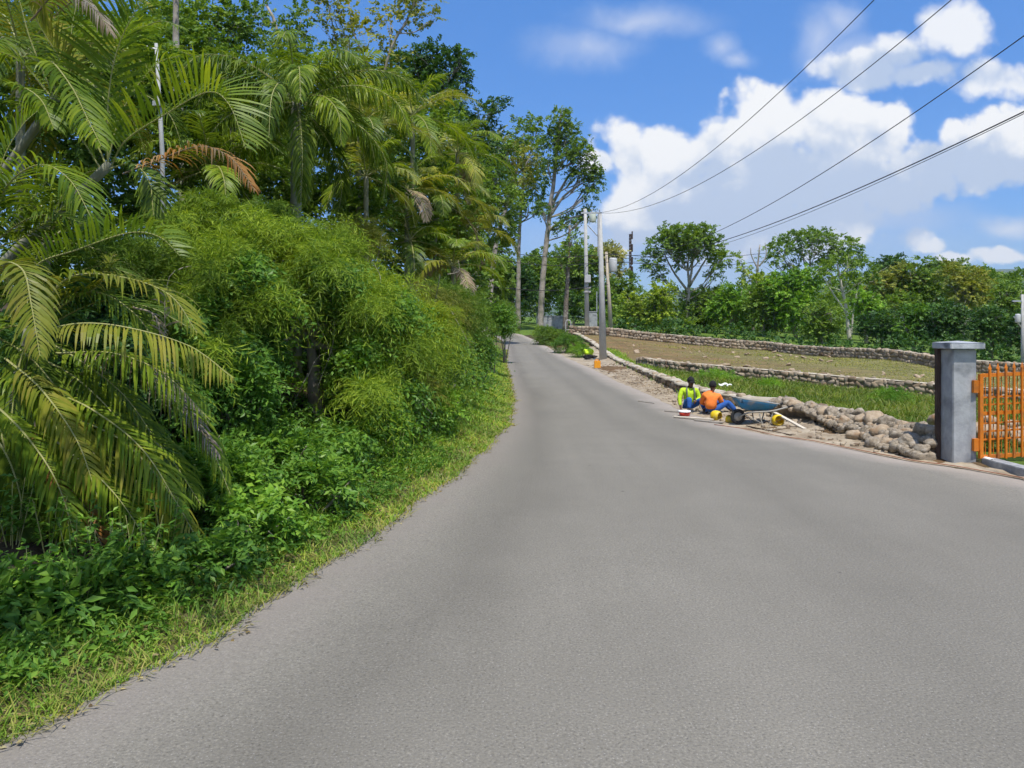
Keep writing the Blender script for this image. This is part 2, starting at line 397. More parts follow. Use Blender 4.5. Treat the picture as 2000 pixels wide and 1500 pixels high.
def axis(parts):
    a = [parts[0][0]]
    for (s, e, st) in parts:
        n = max(1, int(round((e - s) / st))); a += list(np.linspace(s, e, n + 1)[1:])
    return np.array(a)
gx = axis([(-4000, -400, 450), (-400, -60, 40), (-60, -14, 3), (-14, 12, .3), (12, 46, .9), (46, 100, 5), (100, 400, 50), (400, 4000, 450)])
gy = axis([(-600, -60, 90), (-60, -4, 4), (-4, 40, .4), (40, 100, .8), (100, 200, 8), (200, 600, 60), (600, 4200, 450)])
GX, GY = np.meshgrid(gx, gy, indexing='ij'); GZ = gz(GX, GY)
nx, ny = len(gx), len(gy)
idx = np.arange(nx * ny).reshape(nx, ny)
Q = np.stack([idx[:-1, :-1], idx[1:, :-1], idx[1:, 1:], idx[:-1, 1:]], -1).reshape(-1, 4)
gme = mesh_np('ground', np.stack([GX, GY, GZ], -1).reshape(-1, 3), [Q], None, True)
# front, middle and upper terrace lines (plan), used for zones and walls
FW = np.array([(7.42, 13.0), (7.35, 15), (7.05, 17), (6.4, 19), (5.75, 21), (5.6, 24), (5.8, 30), (6.2, 39), (6.75, 54), (6.9, 66), (6.6, 75), (5.9, 84)])
MW = np.array([(27.5, 24.5), (22, 28.5), (17.8, 32), (13, 36), (10.4, 38.4), (8.3, 40.2), (7.2, 43)])
UW = np.array([(46, 34), (36, 47), (30.6, 55), (27.5, 64), (24, 72), (15, 76), (9.5, 77.3), (5.9, 78)])
zone = np.zeros((nx * ny, 4), np.float32); zone[:, 3] = 1
fx, fy = GX.ravel(), GY.ravel()
wallx = np.interp(fy, FW[:, 1], FW[:, 0])
mwy = np.interp(fx, MW[::-1, 0], MW[::-1, 1]); uwy = np.interp(fx, UW[::-1, 0], UW[::-1, 1])
right = fx > wallx
wob = fbm(fx, fy, .25, 3) * 1.5
field = right & (fy > mwy + wob * .3) & (fy < uwy)
near = right & (fy <= mwy + wob * .3) & (fx < 60)
zone[:, 0] = np.where(field, np.clip(.5 + .6 * np.tanh((18 - fx) * .14 + wob * .6), 0, 1), 0)     # R bare brown soil
zone[:, 1] = np.where(near | (fy > uwy), 1, 0)                                                    # G lush grass
zone[:, 2] = np.where(field, 1, 0) + np.where((fx < XL(fy)) & (fx > XL(fy) - np.where(fy < 8, .8, 2.0)), .7, 0)          # B dry grass
shd = (fx > XR(fy) - .3) & (fx < wallx + .3) & (fy > 9) & (fy < 70)
zone[shd] = (1, 0, .2, 1)
ca = gme.color_attributes.new('zone', 'FLOAT_COLOR', 'POINT'); ca.data.foreach_set('color', zone.ravel())

m, nt2, out = newmat('ground_soil')
at = N(nt2, 'ShaderNodeAttribute', attribute_name='zone'); sp = N(nt2, 'ShaderNodeSeparateColor'); nt2.links.new(at.outputs['Color'], sp.inputs[0])
ge = N(nt2, 'ShaderNodeNewGeometry')
a1 = N(nt2, 'ShaderNodeTexNoise', i_Scale=.6, i_Detail=9.0, i_Roughness=.65); a2 = N(nt2, 'ShaderNodeTexNoise', i_Scale=4.0, i_Detail=8.0, i_Roughness=.7)
mp = N(nt2, 'ShaderNodeMapping'); mp.inputs['Rotation'].default_value = (0, 0, math.radians(-35)); mp.inputs['Scale'].default_value = (.3, 3.4, 1)
nt2.links.new(ge.outputs['Position'], mp.inputs[0])
a3 = N(nt2, 'ShaderNodeTexNoise', i_Scale=1.2, i_Detail=5.0); nt2.links.new(mp.outputs[0], a3.inputs['Vector'])
for a in (a1, a2): nt2.links.new(ge.outputs['Position'], a.inputs['Vector'])
dirt = ramp(nt2, [(.3, (.12, .065, .034)), (.55, (.21, .125, .068)), (.75, (.31, .205, .12))], a2.outputs[0])
litter_shade = ramp(nt2, [(.3, (.045, .035, .02)), (.6, (.075, .055, .03)), (.8, (.12, .09, .05))], a2.outputs[0])  # litter soil, darkened in colour so gaps between plants read as shade
grn = ramp(nt2, [(.3, (.07, .12, .02)), (.6, (.12, .19, .03)), (.8, (.18, .23, .05))], a2.outputs[0])
dryg = ramp(nt2, [(.3, (.10, .105, .04)), (.55, (.18, .17, .068)), (.8, (.28, .24, .11))], a2.outputs[0])
c = mixc(nt2, litter_shade.outputs[0], grn.outputs[0], sp.outputs[1])
c = mixc(nt2, c, dryg.outputs[0], sp.outputs[2])
dm = ramp(nt2, [(.40, 0), (.6, 1)], math_(nt2, 'ADD', math_(nt2, 'MULTIPLY', a1.outputs[0], .5), math_(nt2, 'MULTIPLY', a3.outputs[0], .5)))
fur = ramp(nt2, [(.36, (.62, .6, .56)), (.5, (1, 1, 1)), (.64, (1.45, 1.4, 1.3))], a3.outputs[0])
c = mixc(nt2, c, dirt.outputs[0], math_(nt2, 'MULTIPLY', sp.outputs[0], math_(nt2, 'ADD', math_(nt2, 'MULTIPLY', dm.outputs[0], .75), .25)))
c = mixc(nt2, c, fur.outputs[0], math_(nt2, 'MULTIPLY', sp.outputs[2], .8), 'MULTIPLY')
b = N(nt2, 'ShaderNodeBsdfPrincipled', i_Roughness=.95); b.inputs['Specular IOR Level'].default_value = .15
nt2.links.new(c, b.inputs['Base Color'])
bp = N(nt2, 'ShaderNodeBump', i_Strength=.9, i_Distance=.12); nt2.links.new(math_(nt2, 'ADD', a2.outputs[0], a3.outputs[0]), bp.inputs['Height']); nt2.links.new(bp.outputs[0], b.inputs['Normal'])
nt2.links.new(b.outputs[0], out.inputs[0])
tag(link('ground', gme, [m]), kind='structure')

# ------------------------------------------------------------------ road
ts = np.unique(np.concatenate([np.linspace(0, 1, 60), np.linspace(.25, .75, 240)]))
def polyt(Pl, t):
    d = np.r_[0, np.cumsum(np.hypot(*np.diff(Pl, axis=0).T))]
    return d
def smooth_edge(E, ys):
    x = np.interp(ys, E[:, 0], E[:, 1])
    for _ in range(3):
        x = np.r_[x[0], (x[:-2] + 2 * x[1:-1] + x[2:]) / 4, x[-1]]
    return x
s = np.linspace(0, 1, 420)
ysl = np.interp(s, [0, .12, .72, 1], [-40, 0, 62, 97]); ysr = np.interp(s, [0, .12, .72, 1], [-40, 0, 62, 102])
xl, xr = smooth_edge(RL, ysl), smooth_edge(RR, ysr)
xl += .025 * fbm(xl * 0, ysl, 2.3, 1) + .012 * fbm(xl * 0, ysl, 9.0, 5); xr += .06 * fbm(xr * 0, ysr, 1.7, 4) + .03 * fbm(xr * 0, ysr, 8.0, 6)
K = 24
u = np.linspace(0, 1, K)
RX = xl[:, None] * (1 - u) + xr[:, None] * u; RY = ysl[:, None] * (1 - u) + ysr[:, None] * u
RZ = ZR(RY) + .006 * fbm(RX, RY, .5, 8) - .025 * (np.abs(u * 2 - 1) ** 8)
ri = np.arange(len(s) * K).reshape(len(s), K)
RQ = np.stack([ri[:-1, :-1], ri[:-1, 1:], ri[1:, 1:], ri[1:, :-1]], -1).reshape(-1, 4)
rme = mesh_np('road', np.stack([RX, RY, RZ], -1).reshape(-1, 3), [RQ], None, True)
ra = rme.color_attributes.new('across', 'FLOAT_COLOR', 'POINT')
wl = (RX - xl[:, None]); wr = (xr[:, None] - RX)
rc = np.stack([np.clip(wl / 3, 0, 1), np.clip(wr / 3, 0, 1), u[None] + 0 * RX, 1 + 0 * RX], -1).astype(np.float32)
ra.data.foreach_set('color', rc.ravel())
m, nt2, out = newmat('worn_asphalt')
ge = N(nt2, 'ShaderNodeNewGeometry'); at = N(nt2, 'ShaderNodeAttribute', attribute_name='across'); sp = N(nt2, 'ShaderNodeSeparateColor'); nt2.links.new(at.outputs['Color'], sp.inputs[0])
def nz_(sc_, det, ro=.6, vec=None, kind='ShaderNodeTexNoise'):
    n = N(nt2, kind, i_Scale=sc_, i_Detail=det); 
    if 'Roughness' in n.inputs: n.inputs['Roughness'].default_value = ro
    nt2.links.new(vec or ge.outputs['Position'], n.inputs['Vector']); return n.outputs[0]
big = nz_(.22, 4.0); mid = nz_(1.3, 6.0); agg = nz_(55.0, 3.0, .75); fine = nz_(160.0, 2.0)
mp = N(nt2, 'ShaderNodeMapping'); mp.inputs['Scale'].default_value = (1.0, .06, 1); mp.inputs['Rotation'].default_value = (0, 0, math.radians(-3)); nt2.links.new(ge.outputs['Position'], mp.inputs[0])
trk = nz_(1.1, 4.0, .6, mp.outputs[0])
r0 = ramp(nt2, [(.32, (.182, .169, .140)), (.5, (.204, .190, .158)), (.68, (.226, .210, .175))], math_(nt2, 'ADD', math_(nt2, 'MULTIPLY', big, .5), math_(nt2, 'MULTIPLY', trk, .5)))
r1 = ramp(nt2, [(.3, .955), (.7, 1.04)], mid)
col = mixc(nt2, r0.outputs[0], r1.outputs[0], 1.0, 'MULTIPLY')
r2 = ramp(nt2, [(.28, .42), (.42, .86), (.56, 1.0), (.72, 1.45)], agg)
col = mixc(nt2, col, r2.outputs[0], 1.0, 'MULTIPLY')
vo = N(nt2, 'ShaderNodeTexVoronoi', i_Scale=48.0); nt2.links.new(ge.outputs['Position'], vo.inputs['Vector'])
chip = ramp(nt2, [(.0, 1), (.16, 1), (.22, 0)], vo.outputs['Distance'])
vs = N(nt2, 'ShaderNodeSeparateColor'); nt2.links.new(vo.outputs['Color'], vs.inputs[0])
chipc = ramp(nt2, [(0, (.07, .066, .063)), (.5, (.16, .15, .145)), (.8, (.42, .40, .38))], vs.outputs[0])
col = mixc(nt2, col, chipc.outputs[0], math_(nt2, 'MULTIPLY', chip.outputs[0], .5))
# dusty pale right edge, pinkish left edge
er = ramp(nt2, [(.0, 1), (.1, .8), (.34, 0)], math_(nt2, 'ADD', sp.outputs[1], math_(nt2, 'MULTIPLY', math_(nt2, 'SUBTRACT', mid, .5), .35)))
col = mixc(nt2, col, (.42, .36, .31), math_(nt2, 'MULTIPLY', er.outputs[0], .65))
el = ramp(nt2, [(.0, 1), (.12, .55), (.3, 0)], math_(nt2, 'ADD', sp.outputs[0], math_(nt2, 'MULTIPLY', math_(nt2, 'SUBTRACT', mid, .5), .4)))
col = mixc(nt2, col, (.26, .225, .20), math_(nt2, 'MULTIPLY', el.outputs[0], .5))
# slightly darker, worn bands that follow the lane
ub = math_(nt2, 'ADD', sp.outputs[2], math_(nt2, 'MULTIPLY', math_(nt2, 'SUBTRACT', big, .5), .12))
bd = ramp(nt2, [(.06, 0), (.15, 1), (.24, .15), (.42, 0), (.52, .55), (.62, .1), (.76, .5), (.86, 0)], ub)
col = mixc(nt2, col, (.72, .72, .72), math_(nt2, 'MULTIPLY', bd.outputs[0], .72), 'MULTIPLY')
# small oil spots
v2 = N(nt2, 'ShaderNodeTexVoronoi', i_Scale=.9); nt2.links.new(ge.outputs['Position'], v2.inputs['Vector'])
sp2 = ramp(nt2, [(.0, 1), (.018, .8), (.03, 0)], math_(nt2, 'ADD', v2.outputs['Distance'], math_(nt2, 'MULTIPLY', math_(nt2, 'SUBTRACT', nz_(30.0, 3.0), .5), .03)))
col = mixc(nt2, col, (.04, .037, .035), math_(nt2, 'MULTIPLY', sp2.outputs[0], .8))
b = N(nt2, 'ShaderNodeBsdfPrincipled', i_Roughness=.85); b.inputs['Specular IOR Level'].default_value = .25
nt2.links.new(col, b.inputs['Base Color'])
bp = N(nt2, 'ShaderNodeBump', i_Strength=.55, i_Distance=.012); nt2.links.new(math_(nt2, 'ADD', agg, math_(nt2, 'MULTIPLY', vo.outputs['Distance'], .6)), bp.inputs['Height']); nt2.links.new(bp.outputs[0], b.inputs['Normal'])
nt2.links.new(b.outputs[0], out.inputs[0])
tag(link('road', rme, [m]), kind='structure')

# dirt shoulder between the asphalt and the stone wall
sy = np.linspace(10.9, 62, 280); kk = 14; uu = np.linspace(0, 1, kk)
sa = XR(sy) - .12 + .08 * fbm(sy * 0, sy, 2.1, 3); sb = np.where(sy < 13, np.maximum(7.55, sa + .25), np.interp(sy, FW[:, 1], FW[:, 0]) + .05)
SX = sa[:, None] * (1 - uu) + sb[:, None] * uu; SY = sy[:, None] + 0 * SX
SZ = ZR(SY) + .006 + uu ** 1.3 * np.clip((SY - 12.2) / 1.5, 0, 1) * (.13 + .05 * fbm(SX, SY, 1.7, 9)) + .045 * fbm(SX, SY, 4.3, 2) * np.minimum(1, uu * 4) + .02 * fbm(SX, SY, 13, 5) * np.minimum(1, uu * 4)
SZ[:, 0] -= .02
si = np.arange(len(sy) * kk).reshape(len(sy), kk)
SQ = np.stack([si[:-1, :-1], si[:-1, 1:], si[1:, 1:], si[1:, :-1]], -1).reshape(-1, 4)
DIRT = surfmat('sandy_dirt', [(.20, .15, .10), (.33, .27, .19), (.46, .40, .31)], 1.6, .95, .8, bscale=9, dist=.05)
tag(link('dirt_shoulder', mesh_np('dirt_shoulder', np.stack([SX, SY, SZ], -1).reshape(-1, 3), [SQ], None, True), [DIRT]), kind='structure')
def shoulder_z(x, y):
    a, b_ = float(XR(y)), float(np.interp(y, FW[:, 1], FW[:, 0])); t = min(1, max(0, (x - a) / max(.01, b_ - a)))
    return float(ZR(y)) + t ** 1.3 * .13

# mountains far off
mx = np.linspace(-2500, 5200, 160); rows = np.linspace(0, 1, 12)
prof = np.array([np.interp(x, [-2500, 0, 700, 1200, 1750, 2300, 3500, 5200], [120, 90, 150, 165, 230, 272, 340, 385]) + 22 * fbm(np.array([x]), np.array([3.0]), .006, 3)[0] + 10 * fbm(np.array([x]), np.array([1.0]), .02, 1)[0] for x in mx])
MXg = mx[:, None] + 0 * rows; MYg = 2600 + rows * 900 + 0 * MXg + 60 * fbm(MXg, 900 * rows + 0 * MXg, .01)
MZg = -8 + (prof[:, None] + 8) * np.sin(rows * np.pi / 2 * 1.2).clip(0, 1) * (1 + .1 * fbm(MXg, rows * 900 + 0 * MXg, .008, 5))
mi = np.arange(160 * 12).reshape(160, 12)
MQ = np.stack([mi[:-1, :-1], mi[1:, :-1], mi[1:, 1:], mi[:-1, 1:]], -1).reshape(-1, 4)
tag(link('mountains', mesh_np('mountains', np.stack([MXg, MYg, MZg], -1).reshape(-1, 3), [MQ], None, True), [surfmat('forest_slope', [(.04, .07, .03), (.07, .11, .04)], .01, .95, 0)]), kind='structure')

# ------------------------------------------------------------------ foliage generators
UP = np.array([0, 0, 1.0])
def leaf_quads(p, d, n, L, Wd, fold=.15):
    """p,d,n (k,3); L,Wd (k,) -> verts (k,4,3)"""
    d = norm(d); s_ = norm(np.cross(d, n)); n2 = np.cross(s_, d)
    L = L[:, None]; Wd = Wd[:, None]
    mid_ = p + d * L * .42
    return np.stack([p, mid_ + s_ * Wd + n2 * Wd * fold, p + d * L - n2 * L * .08, mid_ - s_ * Wd + n2 * Wd * fold], 1)
def quads_mesh(name, Vq):
    V = Vq.reshape(-1, 3); k = len(V) // 4
    return mesh_np(name, V, [np.arange(k * 4).reshape(k, 4)])

def sprays(o, d, length, nl, L, Wd, droop=.5, ang=1.0, spread=.3):
    k = len(o); t = (np.arange(nl) + .6) / nl
    length = np.broadcast_to(np.asarray(length, float), (k,))
    d = norm(d); g = np.array([0, 0, -1.0])
    pos = o[:, None] + length[:, None, None] * (d[:, None] * t[None, :, None] + g * (droop * t[None, :, None] ** 2))
    tan = norm(d[:, None] + g * (2 * droop * t[None, :, None]))
    rnd = norm(UP + rng.normal(0, .35, (k, 3)))
    side = norm(np.cross(tan, np.broadcast_to(rnd[:, None], tan.shape)))
    sg = np.where(np.arange(nl) % 2 == 0, 1.0, -1.0)[None, :, None]
    ld = norm(tan * math.cos(ang) + side * sg * math.sin(ang) + rng.normal(0, spread, tan.shape) + g * .12)
    nn = np.cross(side, tan); nn = np.where(nn[..., 2:] < 0, -nn, nn) + rng.normal(0, .35, tan.shape)
    pos = pos.reshape(-1, 3); ld = ld.reshape(-1, 3); nn = nn.reshape(-1, 3)
    sc_ = rng.uniform(.7, 1.25, len(pos)) * np.tile(1.05 - .35 * t, k)
    return leaf_quads(pos, ld, nn, L * sc_, Wd * sc_)

STY = {  # leaf length, half width, leaves per spray, spray length, droop, angle
 'fine':  (.17, .0085, 16, .55, .6, .8), 'broad': (.11, .026, 8, .34, .35, .95), 'weed': (.15, .03, 9, .4, .4, 1.0),
 'tree':  (.16, .045, 9, .45, .35, 1.0), 'small': (.07, .02, 12, .4, .4, 1.0), 'grassy': (.32, .010, 9, .35, .8, .5)}

def blob_foliage(blobs, style, k=2.6, ls=1.0, up=.35, shell=.5, D=None, lowcut=-.75):
    """blobs: list of (centre, radii(3)); k: layers of cover; leaf size grows with distance"""
    Ll, Wl, nl, sl_, dr, an = STY[style]
    out = []
    for c, r in blobs:
        r = np.asarray(r, float)
        dist = D or np.linalg.norm(np.asarray(c) - np.array([0, 0, CAMH]))
        L = max(Ll * ls, dist * .0036 * ls); w = L * Wl / Ll
        if dist > 25: w = w * 1.35
        area = math.pi * r[0] * r[2]; la = L * w * .62
        spl = max(sl_ * ls, L * 2.6)
        ns = int(max(12, k * area / la / nl))
        v = norm(rng.normal(0, 1, (ns * 2, 3))); v = v[v[:, 2] > lowcut][:ns]
        rad = shell + (1 - shell) * rng.random(len(v)) ** .6
        # lumpy surface
        lump = 1 + .22 * np.sin(v[:, 0] * 5 + c[0] * 3) * np.sin(v[:, 2] * 6 + c[1]) + .12 * np.sin(v[:, 1] * 9 + c[2] * 5)
        o = np.asarray(c) + v * r * (rad * lump)[:, None] * .88
        d = norm(v + UP * up + rng.normal(0, .45, v.shape))
        out.append(sprays(o, d, spl * rng.uniform(.6, 1.2, len(v)), nl, L, w, dr, an))
    return np.concatenate(out)

def bez(pts, n):
    """smooth curve through points"""
    pts = np.asarray(pts, float)
    if len(pts) == 2: return pts[0] + (pts[1] - pts[0]) * np.linspace(0, 1, n)[:, None]
    d = np.r_[0, np.cumsum(np.linalg.norm(np.diff(pts, axis=0), axis=1))]; d /= d[-1]
    t = np.linspace(0, 1, n)
    ext = np.vstack([2 * pts[0] - pts[1], pts, 2 * pts[-1] - pts[-2]])
    i = np.clip(np.searchsorted(d, t, side='right') - 1, 0, len(pts) - 2)
    f = ((t - d[i]) / (d[i + 1] - d[i] + 1e-9))[:, None]
    p0, p1, p2, p3 = ext[i], ext[i + 1], ext[i + 2], ext[i + 3]
    return .5 * (2 * p1 + (p2 - p0) * f + (2 * p0 - 5 * p1 + 4 * p2 - p3) * f ** 2 + (3 * p1 - p0 - 3 * p2 + p3) * f ** 3)

def frond_mesh(name, pts, nl=44, Lmax=.55, w=.016, plum=False, droop=.5, vee=.35, rr=.012, bare=.12, sidebias=0.0):
    """pinnate palm leaf along a curve: leaflets in two ranks (or all round when plum) and a rachis"""
    C = bez(pts, 40)
    T = norm(np.gradient(C, axis=0))
    t = bare + (1 - bare) * (np.arange(nl) + .5) / nl
    ii = t * 39; i0 = np.clip(ii.astype(int), 0, 38); fr = (ii - i0)[:, None]
    pos1 = C[i0] * (1 - fr) + C[i0 + 1] * fr; tan1 = norm(T[i0] * (1 - fr) + T[i0 + 1] * fr)
    VV, FF, nv = [], [], 0
    env = np.sin(np.clip((t - bare) / (1 - bare) * .86 + .13, 0, 1) * np.pi) ** .6
    for sgn in ((1, -1, 1, -1) if plum else (1, -1)):
        pos, tan = pos1, tan1
        side = norm(np.cross(tan, np.broadcast_to(UP, tan.shape) + .001)) * sgn
        upn = np.cross(side, tan) * sgn
        upn = np.where(upn[:, 2:] < 0, -upn, upn)
        ve = rng.uniform(-.9, 1.0, len(t)) if plum else vee + rng.normal(0, .08, len(t))
        lean = .55 + .55 * t + rng.normal(0, .1, len(t))
        d = norm(side * 1.0 + tan * lean[:, None] + upn * ve[:, None] + rng.normal(0, .05, tan.shape))
        L = Lmax * env * rng.uniform(.85, 1.12, len(t)) * (1 + sidebias * sgn)
        seg = 4; st = []
        p = pos.copy(); dd = d.copy(); ww = w * (.75 + .4 * env)
        nrm = norm(np.cross(dd, tan))
        dro = droop * rng.uniform(.6, 1.5, len(t))
        for q in range(seg + 1):
            f = q / seg
            wq = ww * (1 if q in (1, 2) else (.32 if q == 0 else (.72 if q == 3 else .05)))
            sv = norm(np.cross(dd, nrm))
            st.append(np.stack([p - sv * wq[:, None], p + sv * wq[:, None]], 1))
            dd = norm(dd + np.array([0, 0, -1.0]) * (dro * (.25 + .5 * f))[:, None])
            p = p + dd * (L / seg)[:, None]
        A = np.stack(st, 1)                       # (nl, seg+1, 2, 3)
        VV.append(A.reshape(-1, 3))
        b_ = nv + np.arange(len(t))[:, None] * (seg + 1) * 2 + np.arange(seg)[None] * 2
        FF.append(np.stack([b_, b_ + 1, b_ + 3, b_ + 2], -1).reshape(-1, 4))
        nv += A.size // 3
    mb = MB(); mb.tube(C, np.linspace(rr, rr * .25, 40), 5, False)
    RV = mb.V[0]; RF = mb.F[4][0]
    V = np.concatenate(VV + [RV]); Fq = np.concatenate(FF + [RF + nv])
    mi_ = np.r_[np.zeros(sum(len(f) for f in FF)), np.ones(len(RF))]
    return mesh_np(name, V, [Fq], mi_)

def trunk_mesh(lines):
    mb = MB()
    for pts, r0, r1, n in lines:
        c = bez(pts, max(6, 5 * len(pts)))
        c = c + rng.normal(0, 1, c.shape) * np.array([1, 1, 0]) * r0 * .06
        mb.tube(c, np.linspace(r0, r1, len(c)), n)
    return mb

# ------------------------------------------------------------------ trees given as silhouettes at a distance
def tree(name, label, D, trunk, blobs, mat, bark=BARK, r=.2, k=2.4, style='tree', ls=1.0, cat='tree', group=None, depth=.8, shell=.35, limbs=True, extra=(), up=.35, low=-.75):
    """trunk: px points from the foot up; blobs: (px, py, rx, ry) of the crown"""
    foot = P(trunk[0][0], trunk[0][1], D)
    gzf = g1(foot[0], foot[1]); foot[2] = min(foot[2], gzf)
    pts = [foot] + [P(a, b_, D) for a, b_ in trunk[1:]]
    root = empty(name, foot, label, cat, group)
    pts = [p - foot for p in pts]
    m_ = D / F
    B = []
    for (a, b_, rx, ry) in blobs:
        c = P(a, b_, D) - foot; c[1] += rng.uniform(-.5, .5) * rx * m_
        B.append((c, (rx * m_, rx * m_ * depth, ry * m_)))
    lines = [(pts, r, r * .35, 9)]
    for e in extra:
        lines.append(([P(a, b_, D) - foot for a, b_ in e], r * .5, r * .15, 7))
    if limbs:
        top = bez(pts, 20)
        for c, rr_ in B:
            j = min(19, max(6, int(np.argmin(np.abs(top[:, 2] - (c[2] - .9 * abs(c[0] - top[-1, 0]) - .3 * rr_[2]))))))
            st = top[j]; md = (st + c) / 2 + np.array([0, 0, -.12 * np.linalg.norm(c - st)])
            lines.append(([st, md, c], r * .24, r * .08, 6))
            for q in range(4):
                e = c + rng.normal(0, .5, 3) * np.array(rr_)
                lines.append(([md, (md + e) / 2 + rng.normal(0, .1, 3), e], r * .14, r * .05, 5))
    trunk_mesh(lines).build('trunk', bark, root, True)
    Vq = blob_foliage(B, style, k, ls, up, shell, D, low)
    link('crown', quads_mesh('crown', Vq), [LM[mat]], root)
    return root

def shrub(name, label, px, py, D, rx, ry, mat, style='broad', k=2.8, ls=1.0, cat='shrub', group=None, nsub=5, shell=.45, depth=.9, up=.35, stems=True):
    """a leafy shrub: px,py the middle, rx,ry half sizes in px"""
    m_ = D / F; c = P(px, py, D); g = g1(c[0], c[1])
    foot = np.array([c[0], c[1], g]); root = empty(name, foot, label, cat, group)
    R = np.array([rx * m_, rx * m_ * depth, ry * m_]); c[2] = max(c[2], g + .5 * R[2]); c = c - foot
    B = [(c, R * .72)]
    for q in range(nsub):
        v = norm(rng.normal(0, 1, 3)); v[2] = abs(v[2]) * .8 - .25
        B.append((c + v * R * .6, R * rng.uniform(.38, .55)))
    Vq = blob_foliage(B, style, k, ls, up, shell, D)
    link('foliage', quads_mesh('foliage', Vq), [LM[mat]], root)
    if stems:
        L_ = []
        for q in range(7):
            e = c + rng.normal(0, .38, 3) * R
            s0 = np.array([rng.normal(0, .06), rng.normal(0, .06), -.05])
            L_.append(([s0, (s0 + e) / 2 + rng.normal(0, .06, 3), e], .018 + .002 * D / 5, .006, 5))
        trunk_mesh(L_).build('stems', BARKD, root, True)
    return root

# PART2
# ------------------------------------------------------------------ LEFT BANK: palms with their fronds
def hero(palm, base, fr):
    """fr: list of (px points, D root, D tip, material, options)"""
    for (pts, d0, d1, mat, op) in fr:
        n = len(pts)
        w = [P(a, b_, d0 + (d1 - d0) * i / (n - 1)) - base for i, (a, b_) in enumerate(pts)]
        me = frond_mesh('frond', w, **op)
        o = link('frond', me, [LM[mat], RACH if mat not in ('dry', 'dryor') else LM['dry']], palm)
        if mat == 'dry': o['label'] = 'dead grey frond'
        if mat == 'dryor': o['label'] = 'dry orange frond'
        if mat == 'palmy': o['label'] = 'yellowing frond'

def palm(name, label, px, py, D, length, nf, group=None, trunk_r=.1, mats=('palm',), plum=False, arch=.55, nl=40, Lmax=.5, w=.016, cat='palm tree', el=(-.25, 1.25), lean=0, dead=0, foot_px=None, az=None):
    crown = P(px, py, D); fx_ = crown[0] if foot_px is None else (foot_px - 1000) * D / F
    g = g1(fx_, D); foot = np.array([fx_, D, g - .05])
    root = empty(name, foot, label, cat, group)
    top = crown - foot
    mb = MB(); c = bez([np.zeros(3), top * .5 + np.array([lean * .2, 0, 0]), top], 26)
    rr_ = trunk_r * (1.15 - .3 * np.linspace(0, 1, 26)) * (1 + .05 * np.cos(np.arange(26) * np.pi))
    mb.tube(c, rr_, 10); mb.build('trunk', PBARK, root, True)
    for i in range(nf):
        a = (i * 2.39996 + rng.uniform(-.25, .25)) if az is None else az[0] + (az[1] - az[0]) * (i + rng.uniform(0, 1)) / nf
        f = i / max(1, nf - 1)
        e = el[1] + (el[0] - el[1]) * f + rng.uniform(-.12, .12)
        h = np.array([math.cos(a), math.sin(a), 0])
        L = length * rng.uniform(.8, 1.1) * (.75 + .25 * min(1, f * 3))
        pts = []
        for q in range(5):
            t = q / 4
            ee = e - arch * 2.1 * t * t
            pts.append((pts[-1] if q else top) + (h * math.cos(ee) + UP * math.sin(ee)) * (L / 4 if q else 0))
        mat = mats[i % len(mats)]
        isd = i >= nf - dead
        me = frond_mesh('frond', pts, nl=int(nl * 1.1), Lmax=Lmax * (.8 if isd else 1), w=w * .72, plum=plum, droop=1.0 if plum else .6, vee=.3, rr=.012 + D * .0004)
        o = link('frond', me, [LM['dry' if isd else mat], RACH], root)
        if isd: o['label'] = 'dead brown frond'
    return root

AOP = dict(nl=44, Lmax=.68, w=.0118)
def op(**k): d = dict(AOP); d.update(k); return d

